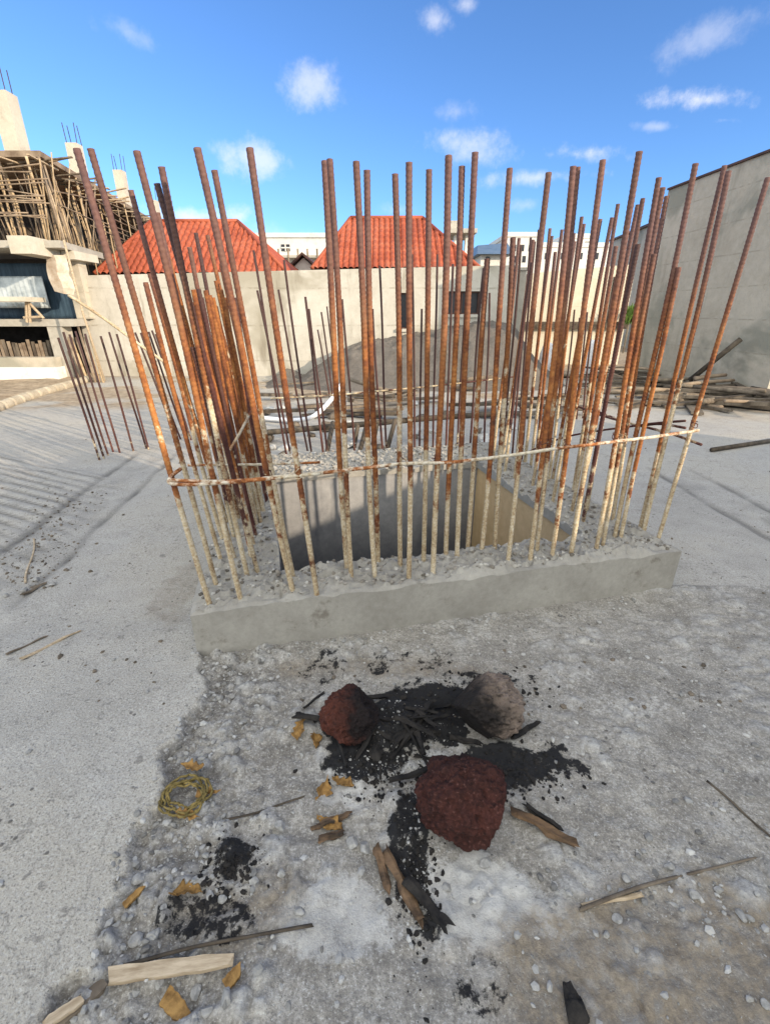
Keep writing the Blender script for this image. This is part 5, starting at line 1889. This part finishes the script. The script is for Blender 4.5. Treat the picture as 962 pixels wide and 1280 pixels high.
for k in range(8):
    x = corner3.x - .5 * k
    MB().bar((x, BY - rnd.uniform(.1, .35), z3b - .05), (x + rnd.uniform(-.1, .1), BY + .5, z3b - .05), .04, .018).obj('formwork_board', rnd.choice([M['timber_pale'], M['timber']]), sf)
# inner dark bulk filling the depth of the storey
part_box('inner_bulk', M['timber_dark'], bd, XL, corner2.x - 1.9, BY + 1.2, BY + DEP, z2t + .003, z3b - .003)
rod('prop_pole', [onY(80, 300, 8.0), onY(104, 392, 8.0), onY(131, 476, 8.0)], .017, M['timber_pale'], 'long slim pale pole standing against the unfinished building corner', 'pole')

# unseen wall added to cast shade over the hearth, stepped to shape it
e = empty('shade_caster', (4, -6, 0))
tag(e, 'unseen grey stepped wall added to shade the slab round the hearth', 'building')
part_box('wall', M['bldg'], e, 5.5, 5.8, -2.05, 2.6, -.1, 2.0)
part_box('wall', M['bldg'], e, 5.5, 5.8, -12, -2.06, -.1, 2.95)

# ------------------------------------------------------------------ light
EL, AZ = math.radians(16.4), math.radians(126)      # low sun behind the photographer, off one shoulder
sd = Vector((math.cos(EL) * math.sin(AZ), math.cos(EL) * math.cos(AZ), math.sin(EL)))
L = bpy.data.lights.new('sun', 'SUN')
L.energy = 4.4
L.angle = math.radians(.5)
L.color = (1.0, 0.83, 0.62)
so = bpy.data.objects.new('sun', L)
so.rotation_euler = (-sd).to_track_quat('-Z', 'Y').to_euler()
COL.objects.link(so)

wd = bpy.data.worlds.new('World')
SC.world = wd
wd.use_nodes = True
nt = wd.node_tree
bg = nt.nodes['Background']
sky = nt.nodes.new('ShaderNodeTexSky')
sky.sky_type = 'NISHITA'
sky.sun_disc = False
sky.sun_elevation = EL
sky.sun_rotation = AZ
sky.altitude = 2000
sky.air_density = 1.0
sky.dust_density = 0.9
sky.ozone_density = 2.0
bg.inputs['Strength'].default_value = 0.15
gen = nt.nodes.new('ShaderNodeTexCoord').outputs['Generated']
nz = nt.nodes.new('ShaderNodeTexNoise')
nz.inputs['Scale'].default_value = 9
nz.inputs['Detail'].default_value = 7
nz.inputs['Roughness'].default_value = .6
nt.links.new(gen, nz.inputs['Vector'])
clouds = [(388, 102, 32, 20, 0, .6), (318, 200, 38, 17, .15, .7), (545, 26, 20, 11, .1, .55), (580, 5, 16, 9, 0, .6), (885, 126, 58, 13, 0.03, 1.0), (905, 150, 22, 5, 0, .5), (885, 45, 70, 20, -.35, .35),
          (820, 158, 24, 5, 0, .4), (720, 192, 46, 11, .02, .8), (590, 180, 55, 18, .1, .6), (565, 140, 30, 12, 0, .4), (670, 222, 70, 9, -.06, .65), (160, 40, 30, 12, .3, .3), (240, 272, 60, 12, 0, .85), (500, 262, 30, 7, 0, .3),
          (655, 257, 14, 7, 0, .35), (330, 292, 60, 12, 0, .3)]
nf_ = nt.nodes.new('ShaderNodeTexNoise')
nf_.inputs['Scale'].default_value = 34
nf_.inputs['Detail'].default_value = 8
nf_.inputs['Roughness'].default_value = .65
nt.links.new(gen, nf_.inputs['Vector'])
cn = mth(nt, 'ADD', mth(nt, 'MULTIPLY', nz.outputs['Fac'], .6), mth(nt, 'MULTIPLY', nf_.outputs['Fac'], .4))
tot = None
for (px, py, rx, ry, rot, st) in clouds:
    c = ray(px, py).normalized()
    u = (ray(px + 20, py).normalized() - c).normalized()
    v = c.cross(u).normalized()
    k = (ray(px + 20, py).normalized() - c).length / 20
    u2 = u * math.cos(rot) + v * math.sin(rot)
    v2 = v * math.cos(rot) - u * math.sin(rot)
    def dot(w, s):
        n = nt.nodes.new('ShaderNodeVectorMath')
        n.operation = 'DOT_PRODUCT'
        nt.links.new(gen, n.inputs[0])
        n.inputs[1].default_value = w / (s * k)
        return n.outputs['Value']
    du, dv = dot(u2, rx * 1.0), mth(nt, 'SUBTRACT', dot(v2, ry * 1.0), float(c.dot(v2) / (ry * k)))
    du = mth(nt, 'SUBTRACT', du, float(c.dot(u2) / (rx * k)))
    d2 = mth(nt, 'ADD', mth(nt, 'MULTIPLY', du, du), mth(nt, 'MULTIPLY', dv, dv))
    fr = nt.nodes.new('ShaderNodeVectorMath')
    fr.operation = 'DOT_PRODUCT'
    nt.links.new(gen, fr.inputs[0])
    fr.inputs[1].default_value = c
    fmask = mth(nt, 'GREATER_THAN', fr.outputs['Value'], 0)
    g_ = smap(nt, mth(nt, 'ADD', mth(nt, 'SQRT', d2), mth(nt, 'MULTIPLY', mth(nt, 'SUBTRACT', cn, .5), 5.5)), 1.35, -.3)
    g_ = mth(nt, 'MULTIPLY', mth(nt, 'MULTIPLY', g_, st * .85), fmask)
    tot = g_ if tot is None else mth(nt, 'MAXIMUM', tot, g_)
tint = mix(nt, 1.0, sky.outputs[0], (0.72, 1.0, 1.34), 'MULTIPLY')
skyc = mix(nt, tot, tint, (5.6, 5.6, 5.9))
# broken bank of unseen cloud added behind the camera as fill for the shade
bd_ = nt.nodes.new('ShaderNodeVectorMath')
bd_.operation = 'DOT_PRODUCT'
nt.links.new(gen, bd_.inputs[0])
bd_.inputs[1].default_value = Vector((-0.1, -0.72, 0.68)).normalized()
nb = nt.nodes.new('ShaderNodeTexNoise')
nb.inputs['Scale'].default_value = 2.6
nb.inputs['Detail'].default_value = 7
nt.links.new(gen, nb.inputs['Vector'])
fill_bank = smap(nt, mth(nt, 'ADD', bd_.outputs['Value'], mth(nt, 'MULTIPLY', mth(nt, 'SUBTRACT', nb.outputs['Fac'], .5), .9)), .35, .6)
skyc = mix(nt, mth(nt, 'MULTIPLY', fill_bank, .9), skyc, (10.9, 11.0, 10.4))
nt.links.new(skyc, bg.inputs['Color'])

vs = SC.view_settings
vs.view_transform = 'Standard'
vs.look = 'None'
vs.exposure = 0.46
vs.gamma = 1
vs.use_curve_mapping = False
SC.render.engine = 'CYCLES'
SC.cycles.use_denoising = True
SC.cycles.max_bounces = 6
